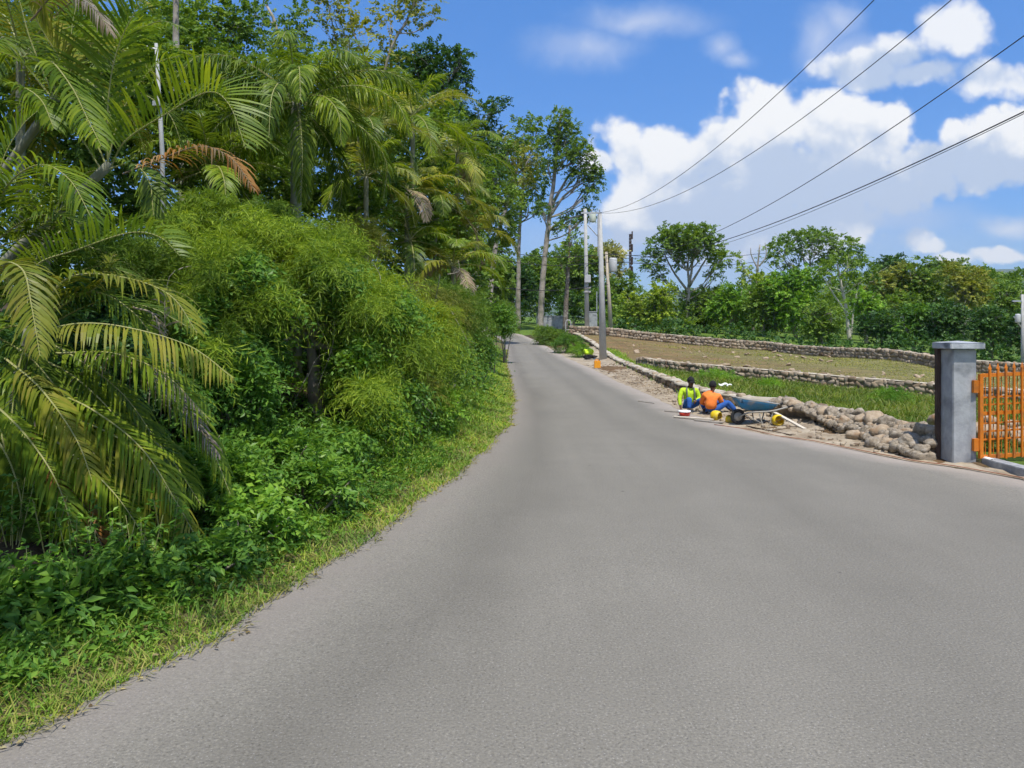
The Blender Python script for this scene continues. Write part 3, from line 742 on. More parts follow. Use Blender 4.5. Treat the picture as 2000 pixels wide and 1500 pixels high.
b1 = np.array([-7.0, 9.6, g1(-7.0, 9.6)])
pA = empty('areca_palm', b1, 'tall areca palm at the upper left with bright backlit fronds against the metal lamp pole', 'palm tree', 'palms on the bank')
stem = MB(); stem.tube(bez([np.zeros(3), (.25, 0, 1.5), P(215, 320, 9.6) - b1], 14), .06, 8)
stem.tube(bez([(.3, .2, 0), (-.1, 0, 1.8), P(110, 190, 9.6) - b1], 14), .055, 8); stem.build('trunk', PBARK, pA, True)
hero(pA, b1, [
 ([(215, 330), (245, 275), (325, 222), (405, 180), (448, 205), (480, 290)], 9.6, 8.9, 'palm', op(nl=44, Lmax=.72, droop=.25, vee=.9, w=.015)),
 ([(210, 330), (212, 190), (235, 80), (300, -40)], 9.6, 9.2, 'palm', op(nl=44, Lmax=.75, droop=.2, vee=.5, w=.015)),
 ([(110, 190), (100, 122), (140, 170), (170, 230), (198, 285)], 9.4, 8.6, 'palm', op(Lmax=.5, droop=.6)),
 ([(150, 190), (125, 130), (80, 55), (55, 10)], 9.5, 9.3, 'palmy', op(Lmax=.6, droop=.35, vee=.8)),
 ([(60, 40), (120, -20), (180, 15), (218, 65)], 9.2, 8.9, 'dry', op(Lmax=.4, nl=36, droop=.9, w=.01)),
 ([(240, 340), (310, 312), (390, 286), (450, 308), (498, 372)], 9.2, 8.6, 'dryor', op(Lmax=.42, nl=44, droop=.8, w=.011)),
 ([(20, 190), (40, 170), (80, 195), (105, 250)], 9.2, 8.8, 'palm', op(Lmax=.45)),
 ([(200, 335), (150, 260), (90, 215), (20, 200)], 9.6, 9.2, 'palm', op(Lmax=.55)),
 ([(205, 335), (240, 215), (300, 130), (345, 110)], 9.9, 10.2, 'palm', op(Lmax=.6, vee=.6)),
 ([(215, 330), (255, 320), (290, 350), (300, 420)], 9.5, 9.1, 'palmd', op(Lmax=.45)),
 ([(100, 190), (40, 120), (-20, 100), (-60, 130)], 9.4, 9.2, 'palm', op(Lmax=.5)),
 ([(105, 190), (60, 80), (30, -20), (-10, -80)], 9.6, 9.6, 'palmd', op(Lmax=.6)),
 ([(210, 330), (150, 180), (140, 60), (170, -60)], 9.9, 10.2, 'palm', op(Lmax=.65)),
])
b2 = np.array([-6.1, 8.3, g1(-6.1, 8.3)])
pB = empty('areca_palm', b2, 'areca palm at the left picture edge with a high arching grey-green frond', 'palm tree', 'palms on the bank')
stem = MB(); stem.tube(bez([np.zeros(3), (.1, 0, 1.2), P(-20, 480, 8.3) - b2], 14), .06, 8); stem.build('trunk', PBARK, pB, True)
hero(pB, b2, [
 ([(-20, 480), (10, 370), (75, 322), (135, 350), (182, 432)], 8.3, 7.7, 'palm', op(Lmax=.6)),
 ([(-20, 480), (0, 330), (40, 250), (75, 215)], 8.3, 8.6, 'palm', op(Lmax=.6, vee=.6)),
 ([(-20, 480), (50, 430), (110, 420), (170, 440)], 8.3, 8.0, 'palmd', op(Lmax=.5)),
 ([(-20, 490), (-40, 400), (-70, 330), (-120, 300)], 8.2, 8.0, 'palm', op()),
 ([(-20, 490), (60, 455), (130, 400), (170, 385)], 8.5, 8.8, 'palmd', op(Lmax=.55)),
 ([(-20, 490), (15, 430), (70, 380), (130, 300)], 8.6, 9.0, 'palm', op(Lmax=.55)),
])
b3 = np.array([-5.3, 7.9, g1(-5.3, 7.9)])
pC = empty('areca_palm', b3, 'leafy areca palm over the lower left bank with yellowing fronds sweeping to the right', 'palm tree', 'palms on the bank')
stem = MB(); stem.tube(bez([np.zeros(3), (.1, .1, .8), P(60, 640, 7.9) - b3], 14), .06, 8); stem.tube(bez([(.25, .1, 0), (.5, .1, .6), P(120, 760, 7.9) - b3], 14), .055, 8)
stem.build('trunk', PBARK, pC, True)
hero(pC, b3, [
 ([(40, 600), (70, 520), (150, 488), (250, 455), (310, 462), (352, 500)], 7.9, 7.5, 'palm', op(nl=44, Lmax=.5, vee=.9, droop=.3)),
 ([(40, 620), (8, 520), (45, 528), (62, 600), (78, 695)], 7.7, 7.0, 'palmy', op(Lmax=.42, droop=.6)),
 ([(60, 640), (130, 545), (230, 540), (330, 575), (385, 650)], 7.8, 7.4, 'palmy', op(Lmax=.5, droop=.5)),
 ([(70, 650), (155, 632), (250, 640), (370, 676), (455, 738)], 7.6, 7.1, 'palmy', op(nl=44, Lmax=.5, droop=.9, vee=-.1)),
 ([(120, 760), (230, 690), (330, 770), (400, 850), (450, 965)], 7.8, 7.4, 'palm', op(Lmax=.42, droop=.9, w=.015)),
 ([(100, 770), (140, 812), (240, 862), (330, 960), (402, 1085)], 7.4, 6.9, 'palmy', op(nl=44, Lmax=.52, droop=.9, vee=-.1)),
 ([(60, 800), (88, 885), (130, 925), (165, 990), (212, 1095)], 7.2, 6.8, 'dryor', op(Lmax=.38, nl=34, droop=.9, w=.011)),
 ([(-10, 780), (10, 880), (40, 950), (58, 1040)], 7.1, 6.8, 'palm', op(Lmax=.4, droop=.8)),
 ([(-20, 740), (40, 745), (90, 790), (115, 850)], 7.4, 7.1, 'palm', op(Lmax=.4, droop=.7)),
 ([(60, 650), (120, 590), (190, 560), (220, 500)], 8.1, 8.4, 'palmy', op(Lmax=.5)),
 ([(70, 650), (190, 590), (290, 600), (370, 640)], 8.3, 8.3, 'palmd', op(Lmax=.5)),
 ([(120, 760), (200, 770), (280, 830), (330, 900)], 8.0, 8.0, 'palmd', op(Lmax=.45)),
 ([(120, 780), (180, 880), (240, 960), (290, 1060)], 7.6, 7.4, 'palmd', op(Lmax=.42, droop=.8)),
 ([(60, 640), (10, 640), (-40, 690), (-60, 760)], 7.6, 7.2, 'palm', op()),
 ([(260, 600), (305, 620), (320, 700), (322, 560)], 8.0, 8.0, 'dry', op(Lmax=.25, nl=20, w=.008)),
 ([(80, 700), (150, 740), (230, 820), (292, 935)], 7.8, 7.3, 'palmd', op(Lmax=.42, droop=.9)),
 ([(60, 760), (105, 840), (160, 930), (195, 1035)], 7.5, 7.1, 'palm', op(Lmax=.4, droop=.9)),
 ([(120, 765), (220, 800), (320, 880), (392, 985)], 7.9, 7.3, 'palm', op(Lmax=.44, droop=.9)),
 ([(20, 820), (65, 880), (110, 960), (132, 1060)], 7.2, 6.8, 'palmd', op(Lmax=.4, droop=.9)),
 ([(-10, 850), (22, 910), (42, 990), (34, 1080)], 7.0, 6.7, 'palmd', op(Lmax=.4, droop=.9)),
 ([(130, 690), (260, 705), (350, 780), (425, 890)], 8.0, 7.4, 'dry', op(Lmax=.4, nl=46, droop=1.1, w=.008)),
 ([(60, 650), (150, 700), (240, 770), (312, 870)], 8.0, 7.6, 'palm', op(Lmax=.42, droop=.8)),
 ([(-20, 650), (60, 700), (130, 790), (162, 885)], 7.6, 7.2, 'palmd', op(Lmax=.42, droop=.8)),
 ([(100, 610), (180, 570), (260, 610), (325, 700)], 8.2, 7.9, 'palm', op(Lmax=.45, droop=.6)),
 ([(60, 640), (110, 560), (190, 520), (270, 540)], 8.4, 8.4, 'palmd', op(Lmax=.5, droop=.5)),
 ([(60, 650), (30, 740), (20, 830), (-10, 900)], 7.4, 7.0, 'palm', op(Lmax=.42, droop=.8)),
 ([(90, 760), (180, 800), (280, 880), (362, 1010)], 7.5, 6.9, 'palm', op(Lmax=.5, droop=.8, nl=42)),
 ([(40, 820), (120, 870), (220, 960), (300, 1075)], 7.2, 6.7, 'palm', op(Lmax=.48, droop=.8, nl=42)),
 ([(10, 700), (80, 760), (150, 860), (190, 970)], 7.3, 6.8, 'palmy', op(Lmax=.46, droop=.8)),
 ([(110, 690), (220, 690), (320, 730), (410, 820)], 7.6, 7.1, 'palm', op(Lmax=.5, droop=.8, nl=42)),
 ([(-20, 780), (50, 850), (110, 940), (150, 1060)], 7.0, 6.6, 'palm', op(Lmax=.44, droop=.8)),
 ([(-10, 1080), (25, 1185), (60, 1225), (82, 1295)], 6.2, 5.9, 'dry', op(Lmax=.3, nl=26, droop=1.0, w=.008)),
])
palm('plume_palm', 'dense plume palm with a round crown of drooping bushy fronds and a grey trunk', 578, 200, 16, 3.0, 26, 'palms on the bank', .115, ('palmd', 'palm', 'palm', 'palmd'), True, .72, 44, .55, .017, el=(-.45, 1.2))
palm('areca_palm', 'slender areca palm with upright spear fronds against the dark tree top', 806, 225, 24, 2.6, 11, 'palms on the bank', .08, ('palm', 'palmy', 'palm', 'olive'), False, .5, 38, .6, .024)
palm('areca_palm', 'areca palm with short pale fronds below the plume palm on its right', 715, 345, 19, 1.7, 9, 'palms on the bank', .07, ('palm', 'palm', 'olive'), False, .5, 34, .5, .018)
palm('areca_palm', 'areca palm with one grey dead frond in the middle of the palm row', 795, 370, 22, 2.0, 11, 'palms on the bank', .08, ('palmd', 'palm', 'palmy'), False, .6, 36, .55, .02, dead=2)
palm('areca_palm', 'areca palm leaning out towards the sky on the right of the row', 893, 300, 27, 2.6, 12, 'palms on the bank', .08, ('palm', 'olive', 'palm'), False, .6, 36, .62, .026, dead=1)
palm('areca_palm', 'olive areca palm at the right end of the palm row above the bushes', 905, 450, 27, 2.3, 12, 'palms on the bank', .08, ('olive', 'palm', 'palmy'), False, .65, 36, .6, .026, dead=1)
palm('areca_palm', 'low areca palm with orange tinged fronds hanging over the bushes by the bend', 885, 520, 22, 1.9, 12, 'palms on the bank', .08, ('olive', 'palmy', 'palm'), False, .75, 36, .5, .02, dead=3)
palm('areca_palm', 'areca palm in the shade between the plume palm and the olive palms', 800, 470, 22, 2.0, 11, 'palms on the bank', .08, ('palmd', 'palm'), False, .6, 34, .55, .02)
palm('areca_palm', 'areca palm behind the plume palm with yellow leaf stalks', 680, 180, 21, 2.4, 11, 'palms on the bank', .08, ('palm', 'palmy', 'palmd'), False, .55, 36, .6, .02)
palm('areca_palm', 'areca palm left of the plume palm beside the pale tall trunk', 455, 250, 17, 2.0, 10, 'palms on the bank', .08, ('palmd', 'palm'), False, .6, 36, .5, .016, dead=1)
palm('areca_palm', 'areca palm with long upright fronds behind the bright backlit fronds', 190, 170, 14.6, 2.9, 16, 'palms on the bank', .07, ('palm', 'palmd', 'palm'), False, .5, 44, .6, .016)
palm('areca_palm', 'olive areca palm high at the upper left picture corner', 40, 110, 11.5, 2.6, 15, 'palms on the bank', .07, ('palm', 'palmd', 'palmy'), False, .55, 44, .6, .016)
palm('areca_palm', 'areca palm filling the gap between the lamp pole and the plume palm', 410, 330, 15, 2.0, 13, 'palms on the bank', .07, ('palmd', 'palm', 'palmd'), False, .6, 40, .5, .016, dead=1)
palm('areca_palm', 'areca palm with olive fronds beside the plume palm on its upper right', 700, 250, 20, 2.4, 14, 'palms on the bank', .08, ('palm', 'palmd', 'olive'), False, .6, 40, .55, .02)
palm('areca_palm', 'areca palm with hanging fronds between the slender palm and the leaning palm', 850, 390, 25, 2.4, 14, 'palms on the bank', .08, ('palm', 'palmd', 'olive'), False, .65, 40, .6, .024, dead=2)
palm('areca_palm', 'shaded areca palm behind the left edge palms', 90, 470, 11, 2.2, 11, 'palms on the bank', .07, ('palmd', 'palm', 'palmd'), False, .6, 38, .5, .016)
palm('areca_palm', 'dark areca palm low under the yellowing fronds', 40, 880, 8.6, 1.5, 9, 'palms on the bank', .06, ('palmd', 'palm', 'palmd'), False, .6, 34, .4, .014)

# ------------------------------------------------------------------ LEFT BANK: trees
G1 = 'trees behind the bank'
tree('tall_trunk_tree', 'tall tree with a straight pale trunk rising out of the picture at the upper left', 20, [(362, 480), (356, 330), (346, 150), (343, -10), (338, -160)], [(330, -150, 90, 60), (400, -120, 70, 50), (270, -110, 70, 50)], 'mid', BARK, .15, 2, group=G1)
tree('broadleaf_tree', 'dark leafy tree filling the sky behind the pale tall trunk', 27, [(400, 420), (405, 200), (410, 60)], [(410, 60, 70, 60), (340, 90, 70, 60), (460, 40, 45, 60), (420, 150, 90, 60), (300, 40, 60, 60), (350, 200, 80, 70), (270, 120, 60, 80), (420, 250, 70, 60)], 'mid', BARK, .2, 2.6, group=G1)
tree('broadleaf_tree', 'feathery tree with thin bare twigs showing sky at the top of the picture', 33, [(560, 300), (550, 120), (520, 10)], [(545, 60, 60, 45), (500, 30, 35, 40), (590, 40, 40, 50), (560, 100, 70, 40), (620, 100, 40, 35)], 'mid', BARK, .16, 1.1, shell=.2, group=G1)
tree('broadleaf_tree', 'sparse yellow-green tree with slanting thin limbs at the top centre left', 30, [(690, 330), (745, 165), (800, 30), (830, -60)], [(660, 30, 45, 35), (700, 70, 55, 35), (760, 30, 45, 40), (800, 20, 40, 35), (670, 100, 50, 30), (740, 110, 55, 30), (820, -10, 30, 30), (640, 5, 35, 30), (850, 40, 14, 18)], 'olive', BARK, .1, 1.15, shell=.2, group=G1, extra=[[(700, 300), (660, 100), (640, 0)], [(740, 170), (690, 60), (680, -30)]])
tree('broadleaf_tree', 'dark round-topped tree standing out against the blue sky above the slender palm', 36, [(860, 420), (862, 250), (865, 170)], [(870, 130, 48, 45), (830, 150, 50, 45), (895, 165, 26, 32), (790, 140, 60, 40), (850, 200, 60, 40), (900, 115, 18, 22), (760, 180, 60, 50), (830, 110, 35, 20)], 'dark', BARK, .2, 2.8, group=G1)
tree('broadleaf_tree', 'leafy tree with a small sprig jutting into the sky right of the dark crown', 42, [(930, 470), (928, 330), (930, 250)], [(945, 225, 28, 30), (972, 205, 18, 16), (920, 260, 40, 40), (955, 270, 30, 30), (930, 320, 55, 45), (890, 240, 35, 40)], 'dark', BARK, .2, 2.6, group=G1)
tree('broadleaf_tree', 'light green tree between the olive palms and the leaning pale trunk', 48, [(925, 600), (932, 460), (940, 380)], [(960, 300, 38, 34), (920, 340, 50, 45), (975, 340, 35, 35), (940, 400, 35, 35), (995, 290, 18, 20), (985, 385, 25, 30)], 'mid', BARK, .2, 2.4, group=G1)
tree('leaning_tree', 'pale tree leaning right with a bent trunk behind the last palms', 62, [(952, 625), (960, 545), (975, 450), (1002, 360), (1014, 310)], [(1000, 300, 40, 34), (965, 280, 30, 28), (1022, 345, 34, 34), (985, 350, 26, 24), (1035, 310, 20, 26)], 'olive', BARK, .28, 2.0, group=G1, extra=[[(940, 600), (936, 480), (944, 380)]])
tree('tall_tree', 'slim tall tree with a narrow crown left of the tallest tree', 86, [(1012, 600), (1013, 500), (1017, 420), (1024, 340)], [(1022, 260, 30, 32), (1045, 240, 26, 22), (1040, 300, 34, 34), (1005, 300, 22, 28), (1030, 365, 36, 30), (1002, 395, 30, 28), (1050, 350, 26, 30), (1040, 410, 34, 22), (990, 430, 25, 25), (1065, 395, 20, 18)], 'mid', BARK, .32, 1.9, shell=.25, group=G1)
tree('tall_tree', 'tallest tree at the road end, long pale trunk and airy high crown', 82, [(1055, 652), (1059, 560), (1071, 440), (1083, 340), (1090, 270), (1096, 225)], [(1096, 235, 24, 26), (1110, 262, 34, 28), (1078, 275, 26, 30), (1130, 298, 32, 26), (1105, 310, 34, 24), (1150, 335, 24, 26), (1166, 350, 14, 30), (1070, 330, 22, 20), (1150, 378, 20, 14), (1128, 345, 26, 20), (1120, 425, 28, 14), (1148, 418, 18, 18), (1095, 445, 20, 12), (1060, 408, 18, 12)], 'mid', BARK, .37, 3.0, ls=.9, shell=.2, group=G1, extra=[[(1075, 420), (1105, 380), (1150, 350)], [(1078, 400), (1110, 345), (1140, 310)], [(1066, 455), (1100, 430), (1140, 420)]])
tree('vine_trunk', 'broken trunk wrapped in brown vines at the end of the road', 80, [(1104, 642), (1106, 590), (1110, 520), (1113, 440)], [(1118, 470, 18, 22), (1096, 520, 20, 22), (1125, 500, 20, 20)], 'mid', BARKD, .3, 1.8, group=G1)

# unseen tree added left of frame, crown placed to shade the lower left bank
root = empty('broadleaf_tree', (-5.9, 3.4, g1(-5.9, 3.4)), 'unseen tree added left of the picture, its crown placed to shade the lower left bank', 'tree', G1)
trunk_mesh([([np.zeros(3), (.1, .1, 3), (.4, .4, 6)], .16, .08, 9), ([(.1, .1, 3), (.8, .6, 4.6), (1.5, .8, 6)], .07, .03, 6), ([(.1, .1, 3.3), (-.6, .8, 5), (-.8, 1.2, 6.2)], .07, .03, 6)]).build('trunk', BARK, root, True)
link('crown', quads_mesh('crown', blob_foliage([(np.array(c), (1.4, 1.2, .9)) for c in ((2.4, -.2, 6.7), (1.5, .2, 6.6), (3.0, .2, 7.0), (1.9, -.9, 6.8), (.8, -.3, 6.6))], 'tree', 1.3, 1.2, D=12)), [LM['mid']], root)

# backdrop trees round the bend
G2 = 'trees round the bend'
for (lab, a) in (
 ('round leafy tree directly behind the tallest trunk', (1050, 560, 105, 60, 70, 'mid')),
 ('dark tree in the hollow behind the road end', (1000, 560, 95, 60, 60, 'dark')),
 ('bushy tree behind the vine-wrapped trunk', (1120, 540, 110, 60, 75, 'mid')),
 ('tree with a dry pale yellow top behind the white poles', (1190, 515, 112, 42, 48, 'pale')),
 ('dark green tree below the dry pale top', (1200, 580, 104, 48, 55, 'mid')),
 ('low dark tree behind the grey tank', (1150, 600, 100, 70, 38, 'dark')),
 ('tall leafy backdrop tree left of the leaning trunk', (965, 540, 80, 50, 80, 'mid'))):
    px, py, D, rx, ry, mt = a
    bl = [(px + rng.uniform(-.6, .6) * rx, py + rng.uniform(-.6, .6) * ry, rx * rng.uniform(.4, .55), ry * rng.uniform(.4, .55)) for _ in range(8)] + [(px, py, rx * .75, ry * .75)]
    tree('broadleaf_tree', lab, D, [(px, 645), (px + 2, py + ry * .4), (px, py - ry * .3)], bl, mt, BARK, .22, 2.6, group=G2)

# ------------------------------------------------------------------ LEFT BANK: shrubs
G3 = 'shrubs on the bank'
SH_ = [
 ('big bright thin-leaved bush under the plume palm', 465, 520, 12.5, 100, 90, 'fine', 'fine', 3.2),
 ('bright thin-leaved bush arching over the dark hollow', 620, 510, 13.2, 85, 75, 'fine', 'fine', 3.2),
 ('yellow-green thin-leaved bush right of the dark hollow', 740, 600, 14.2, 85, 85, 'finey', 'fine', 3.2),
 ('yellowish thin-leaved bush hanging low in the middle of the bank', 800, 650, 15.5, 85, 85, 'finey', 'fine', 3),
 ('thin-leaved bush climbing among the palm trunks', 520, 430, 14.5, 70, 45, 'mid', 'fine', 2.6),
 ('dense fine bush beside the metal lamp pole', 400, 450, 13.5, 70, 90, 'fine', 'fine', 3),
 ('loose olive bush below the shaded palms', 700, 470, 17, 60, 45, 'olive', 'fine', 3),
 ('fine-leaved bush under the hanging orange fronds', 870, 610, 19, 70, 75, 'mid', 'fine', 3),
 ('fine-leaved bush filling the bank below the metal lamp pole', 395, 610, 11.8, 75, 95, 'fine', 'fine', 3),
 ('loose fine bush right of the bright arching bush', 700, 660, 13.9, 60, 70, 'mid', 'fine', 2.6),
 ('olive fine bush between the low palms and the yellow-green bush', 850, 600, 18, 55, 45, 'olive', 'fine', 2.8),
 ('round leafy shrub at the foot of the sweeping fronds', 440, 760, 9.6, 95, 95, 'broad', 'broad', 3),
 ('leafy shrub left of the dark hollow', 490, 690, 11, 65, 70, 'broad', 'broad', 3),
 ('wide leafy shrub in front of the small mottled trunk', 540, 890, 9.6, 120, 75, 'broad', 'broad', 3),
 ('shrub with mixed leaves above the yellow verge grass', 420, 930, 8.2, 105, 85, 'broad', 'broad', 3),
 ('leafy shrub right of the mottled trunk with hanging sprays', 700, 740, 12.5, 60, 110, 'fresh', 'broad', 3),
 ('low green shrub with drooping leaves in the middle of the bank', 735, 850, 12, 75, 60, 'fresh', 'broad', 3),
 ('shrub above the verge where the bank turns', 850, 800, 15, 65, 65, 'fresh', 'broad', 2.8),
 ('dark shrub on the outer bend of the bank', 930, 690, 24, 48, 55, 'broad', 'broad', 2.8),
 ('bluish green bush overhanging the road at the far bend', 962, 630, 34, 44, 55, 'broad', 'broad', 2.8),
 ('last feathery bush before the road disappears', 985, 625, 47, 30, 50, 'mid', 'fine', 2.8),
 ('brown tinged shrub low by the verge', 800, 760, 14, 50, 50, 'olive', 'fine', 2.4),
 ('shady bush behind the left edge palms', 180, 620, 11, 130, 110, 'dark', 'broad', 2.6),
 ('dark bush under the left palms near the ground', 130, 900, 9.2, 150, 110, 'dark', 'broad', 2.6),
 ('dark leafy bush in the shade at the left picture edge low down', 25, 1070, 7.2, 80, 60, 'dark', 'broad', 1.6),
 ('grey-green bush among the fronds left of the lamp pole', 245, 520, 11.5, 80, 60, 'mid', 'fine', 2.6),
 ('leafy shrub at the lower left picture edge behind the verge', 30, 1240, 5.5, 90, 70, 'broad', 'weed', 1.5),
 ('leafy shrub behind the verge under the dead grey frond', 165, 1225, 5.7, 90, 75, 'broad', 'weed', 1.5),
 ('low leafy shrub behind the verge left of the long hanging frond tip', 275, 1175, 6.1, 80, 55, 'broad', 'broad', 1.4),
 ('low leafy shrub at the tip of the long hanging yellow frond', 420, 1090, 6.7, 75, 50, 'broad', 'broad', 1.8),
 ('low leafy shrub on the verge below the grey-tipped fronds', 500, 1020, 7.5, 90, 62, 'fresh', 'broad', 2.4),
 ('low shrub at the foot of the wide leafy shrub', 610, 945, 8.9, 95, 60, 'broad', 'broad', 2.6),
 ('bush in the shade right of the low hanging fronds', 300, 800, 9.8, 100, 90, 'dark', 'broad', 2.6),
]
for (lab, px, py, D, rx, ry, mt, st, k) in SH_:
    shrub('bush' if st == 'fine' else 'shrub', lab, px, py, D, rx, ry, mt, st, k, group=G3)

# small mottled trunk in the hollow, with its spreading twigs
tree('small_tree', 'small tree with a mottled grey trunk standing in the dark hollow', 13, [(616, 815), (612, 730), (606, 660), (604, 590)], [(600, 560, 60, 30), (650, 570, 50, 30), (560, 570, 40, 25)], 'fine', BARK, .13, 1.6, 'fine', group=G3, extra=[[(606, 660), (650, 625), (690, 640)], [(606, 650), (560, 620), (500, 610)], [(608, 670), (660, 690), (700, 730)], [(606, 655), (540, 650), (490, 640)]])

# thicket deep inside the bank: one mass
V_ = []
for (px, py, D, rx, ry, mt) in [(100, 200, 13.5, 160, 200, 0), (100, 600, 12.5, 160, 200, 0), (330, 330, 16, 120, 150, 0), (300, 650, 14, 130, 170, 0), (560, 700, 17, 180, 140, 0),
                                (480, 380, 19, 120, 120, 0), (640, 340, 21, 150, 120, 0), (780, 480, 25, 150, 150, 0), (760, 280, 26, 110, 90, 0), (860, 420, 31, 90, 120, 0), (900, 560, 34, 70, 110, 0), (560, 200, 24, 180, 90, 0), (700, 700, 17, 120, 120, 0), (860, 660, 26, 80, 90, 0), (60, 40, 15, 150, 130, 0), (220, 180, 15.5, 150, 150, 0), (330, 120, 25, 110, 120, 0), (430, 280, 22, 130, 120, 0), (700, 240, 29, 130, 90, 0), (830, 300, 32, 90, 110, 0), (905, 380, 38, 70, 110, 0), (640, 430, 20, 130, 90, 0), (960, 420, 50, 60, 100, 0), (400, 600, 15, 130, 150, 0), (60, 330, 14, 130, 110, 0), (180, 440, 14, 120, 100, 0), (285, 470, 14.5, 100, 90, 0), (520, 330, 20, 100, 80, 0), (30, 760, 11, 120, 130, 0), (840, 540, 28, 110, 110, 0)]:
    c = P(px, py, D); m_ = D / F
    V_.append((c, (rx * m_, min(2.2, rx * m_ * .6), ry * m_)))
tag(link('thicket', quads_mesh('thicket', blob_foliage(V_, 'tree', 3.0, 1.0, shell=.6)), [LM['mid']]), 'leafy thicket deep inside the bank between the palms', 'thicket', kind='stuff')

# bare vines and dead stems hanging in the bushes
mb = MB()
for i in range(34):
    px, py = rng.uniform(350, 930), rng.uniform(500, 780); D = float(np.interp(px, [330, 500, 650, 800, 930], [10.6, 11.2, 12.2, 13.8, 18.5])); a = P(px, py, D)
    if rng.random() < .5: b_ = a + np.array([rng.normal(0, .5), rng.normal(0, .3), -rng.uniform(.5, 1.6)])
    else: b_ = a + np.array([rng.normal(0, .45), rng.normal(0, .3), rng.uniform(.1, .5)])
    b_[2] = max(b_[2], g1(b_[0], b_[1]) + .02); mb.tube(bez([a, (a + b_) / 2 + rng.normal(0, .12, 3), b_], 10), np.linspace(.008, .003, 10), 4, False)
tag(mb.build('bare_stems', BARK, None, True), 'thin bare stems and dead vines hanging in the bushes', 'dead stems', kind='stuff')
# climbing growth that ties the bushes into one ragged face
def tangle(n, poly, holes, dfun, seed_, length, style, lift=.45, amp=1.5):
    L, w, nl, sl_, dr, an = STY[style]
    xs = [p_[0] for p_ in poly]; ys = [p_[1] for p_ in poly]; o = []; d = []
    def inside(px, py):
        c_ = False; j = len(poly) - 1
        for i in range(len(poly)):
            if (ys[i] > py) != (ys[j] > py) and px < (xs[j] - xs[i]) * (py - ys[i]) / (ys[j] - ys[i] + 1e-9) + xs[i]: c_ = not c_
            j = i
        return c_
    while len(o) < n:
        px, py = rng.uniform(min(xs), max(xs)), rng.uniform(min(ys), max(ys))
        px += 22 * math.sin(py * .05 + seed_); py += 18 * math.sin(px * .06 + seed_ * 2)
        if not inside(px, py) or any(((px - h[0]) / h[2]) ** 2 + ((py - h[1]) / h[3]) ** 2 < 1 for h in holes): continue
        cl = math.sin(px * .031 + seed_) * math.sin(py * .037 + 1.7 * seed_) + .6 * math.sin(px * .083 + 2) * math.sin(py * .079 + seed_)
        if rng.random() > .45 + .6 * cl: continue
        D = dfun(px, py) - amp * cl + rng.normal(0, .3)
        o.append(P(px, py, D)); d.append((rng.normal(.25, .75), rng.normal(-.45, .4), rng.normal(.25, .55)))
    o = np.array(o); gg_ = gz(o[:, 0], o[:, 1]); o[:, 2] = np.maximum(o[:, 2], gg_ + rng.uniform(.02, lift, len(o))); sc_ = np.clip(o[:, 1] / 13, .7, 2)
    return sprays(o, np.array(d), length * sc_ * rng.uniform(.5, 1.5, n), nl, L * 1.05, w * 1.1, .75, an, .38)
HOLES = [(590, 712, 100, 116), (632, 745, 42, 90)]
dF = lambda px, py: np.interp(px, [330, 500, 650, 800, 900, 990], [11.0, 11.6, 12.6, 14.2, 18.0, 36]) + np.interp(py, [380, 520, 700, 950], [2.6, .9, .0, -1.6])
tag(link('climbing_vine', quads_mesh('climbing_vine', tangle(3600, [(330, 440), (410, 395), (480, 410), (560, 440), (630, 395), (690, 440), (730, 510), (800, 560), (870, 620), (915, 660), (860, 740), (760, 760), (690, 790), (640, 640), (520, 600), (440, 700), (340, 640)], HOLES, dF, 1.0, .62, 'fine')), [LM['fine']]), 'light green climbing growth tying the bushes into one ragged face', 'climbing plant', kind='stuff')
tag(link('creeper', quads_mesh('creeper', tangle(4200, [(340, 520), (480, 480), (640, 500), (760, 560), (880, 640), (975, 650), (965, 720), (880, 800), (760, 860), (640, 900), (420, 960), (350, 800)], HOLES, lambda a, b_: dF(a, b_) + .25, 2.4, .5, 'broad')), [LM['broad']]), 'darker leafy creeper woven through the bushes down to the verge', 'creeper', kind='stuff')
tag(link('shade_growth', quads_mesh('shade_growth', tangle(1900, [(-40, 640), (120, 600), (330, 640), (360, 820), (390, 960), (300, 1030), (160, 1050), (40, 1040), (-40, 1040)], [], lambda a, b_: np.interp(b_, [600, 900, 1100, 1320], [10.2, 9.3, 8.2, 7]), 3.1, .34, 'broad', .14, .3)), [LM['dark']]), 'dark shaded growth under the palms at the lower left', 'undergrowth', kind='stuff')  # leaf colour kept dark to imitate the shade under the palms

# broad-leaved weeds in front
def weed_mesh(h, seed):
    out = []
    for q in range(5):
        a = q * 1.3 + seed; lean = .25 * (q > 0)
        s0 = np.array([.05 * math.cos(a), .05 * math.sin(a), 0])
        top = s0 + np.array([math.cos(a) * lean * h, math.sin(a) * lean * h, h * rng.uniform(.7, 1)])
        for j in range(7):
            t = .3 + .7 * j / 6; p = s0 + (top - s0) * t
            k = 5; az_ = rng.uniform(0, 6.3, k); p = p + rng.normal(0, .02, 3)
            d = np.stack([np.cos(az_), np.sin(az_), rng.uniform(-.55, .75, k)], 1)
            out.append(leaf_quads(np.repeat(p[None], k, 0), d, np.repeat(UP[None], k, 0) + rng.normal(0, .3, (k, 3)), rng.uniform(.1, .17, k) * (1.1 - .4 * t), rng.uniform(.018, .03, k), .25))
    return quads_mesh('leaves', np.concatenate(out))
def weed_stem(h, seed):
    mb = MB()
    for q in range(5):
        a = q * 1.3 + seed; lean = .25 * (q > 0)
        mb.tube([(.05 * math.cos(a), .05 * math.sin(a), -.05), (math.cos(a) * lean * h, math.sin(a) * lean * h, h * .85)], [.008, .004], 5)
    return mb.mesh('stems')
wm = [(weed_mesh(.95, i), weed_stem(.95, i)) for i in range(4)]
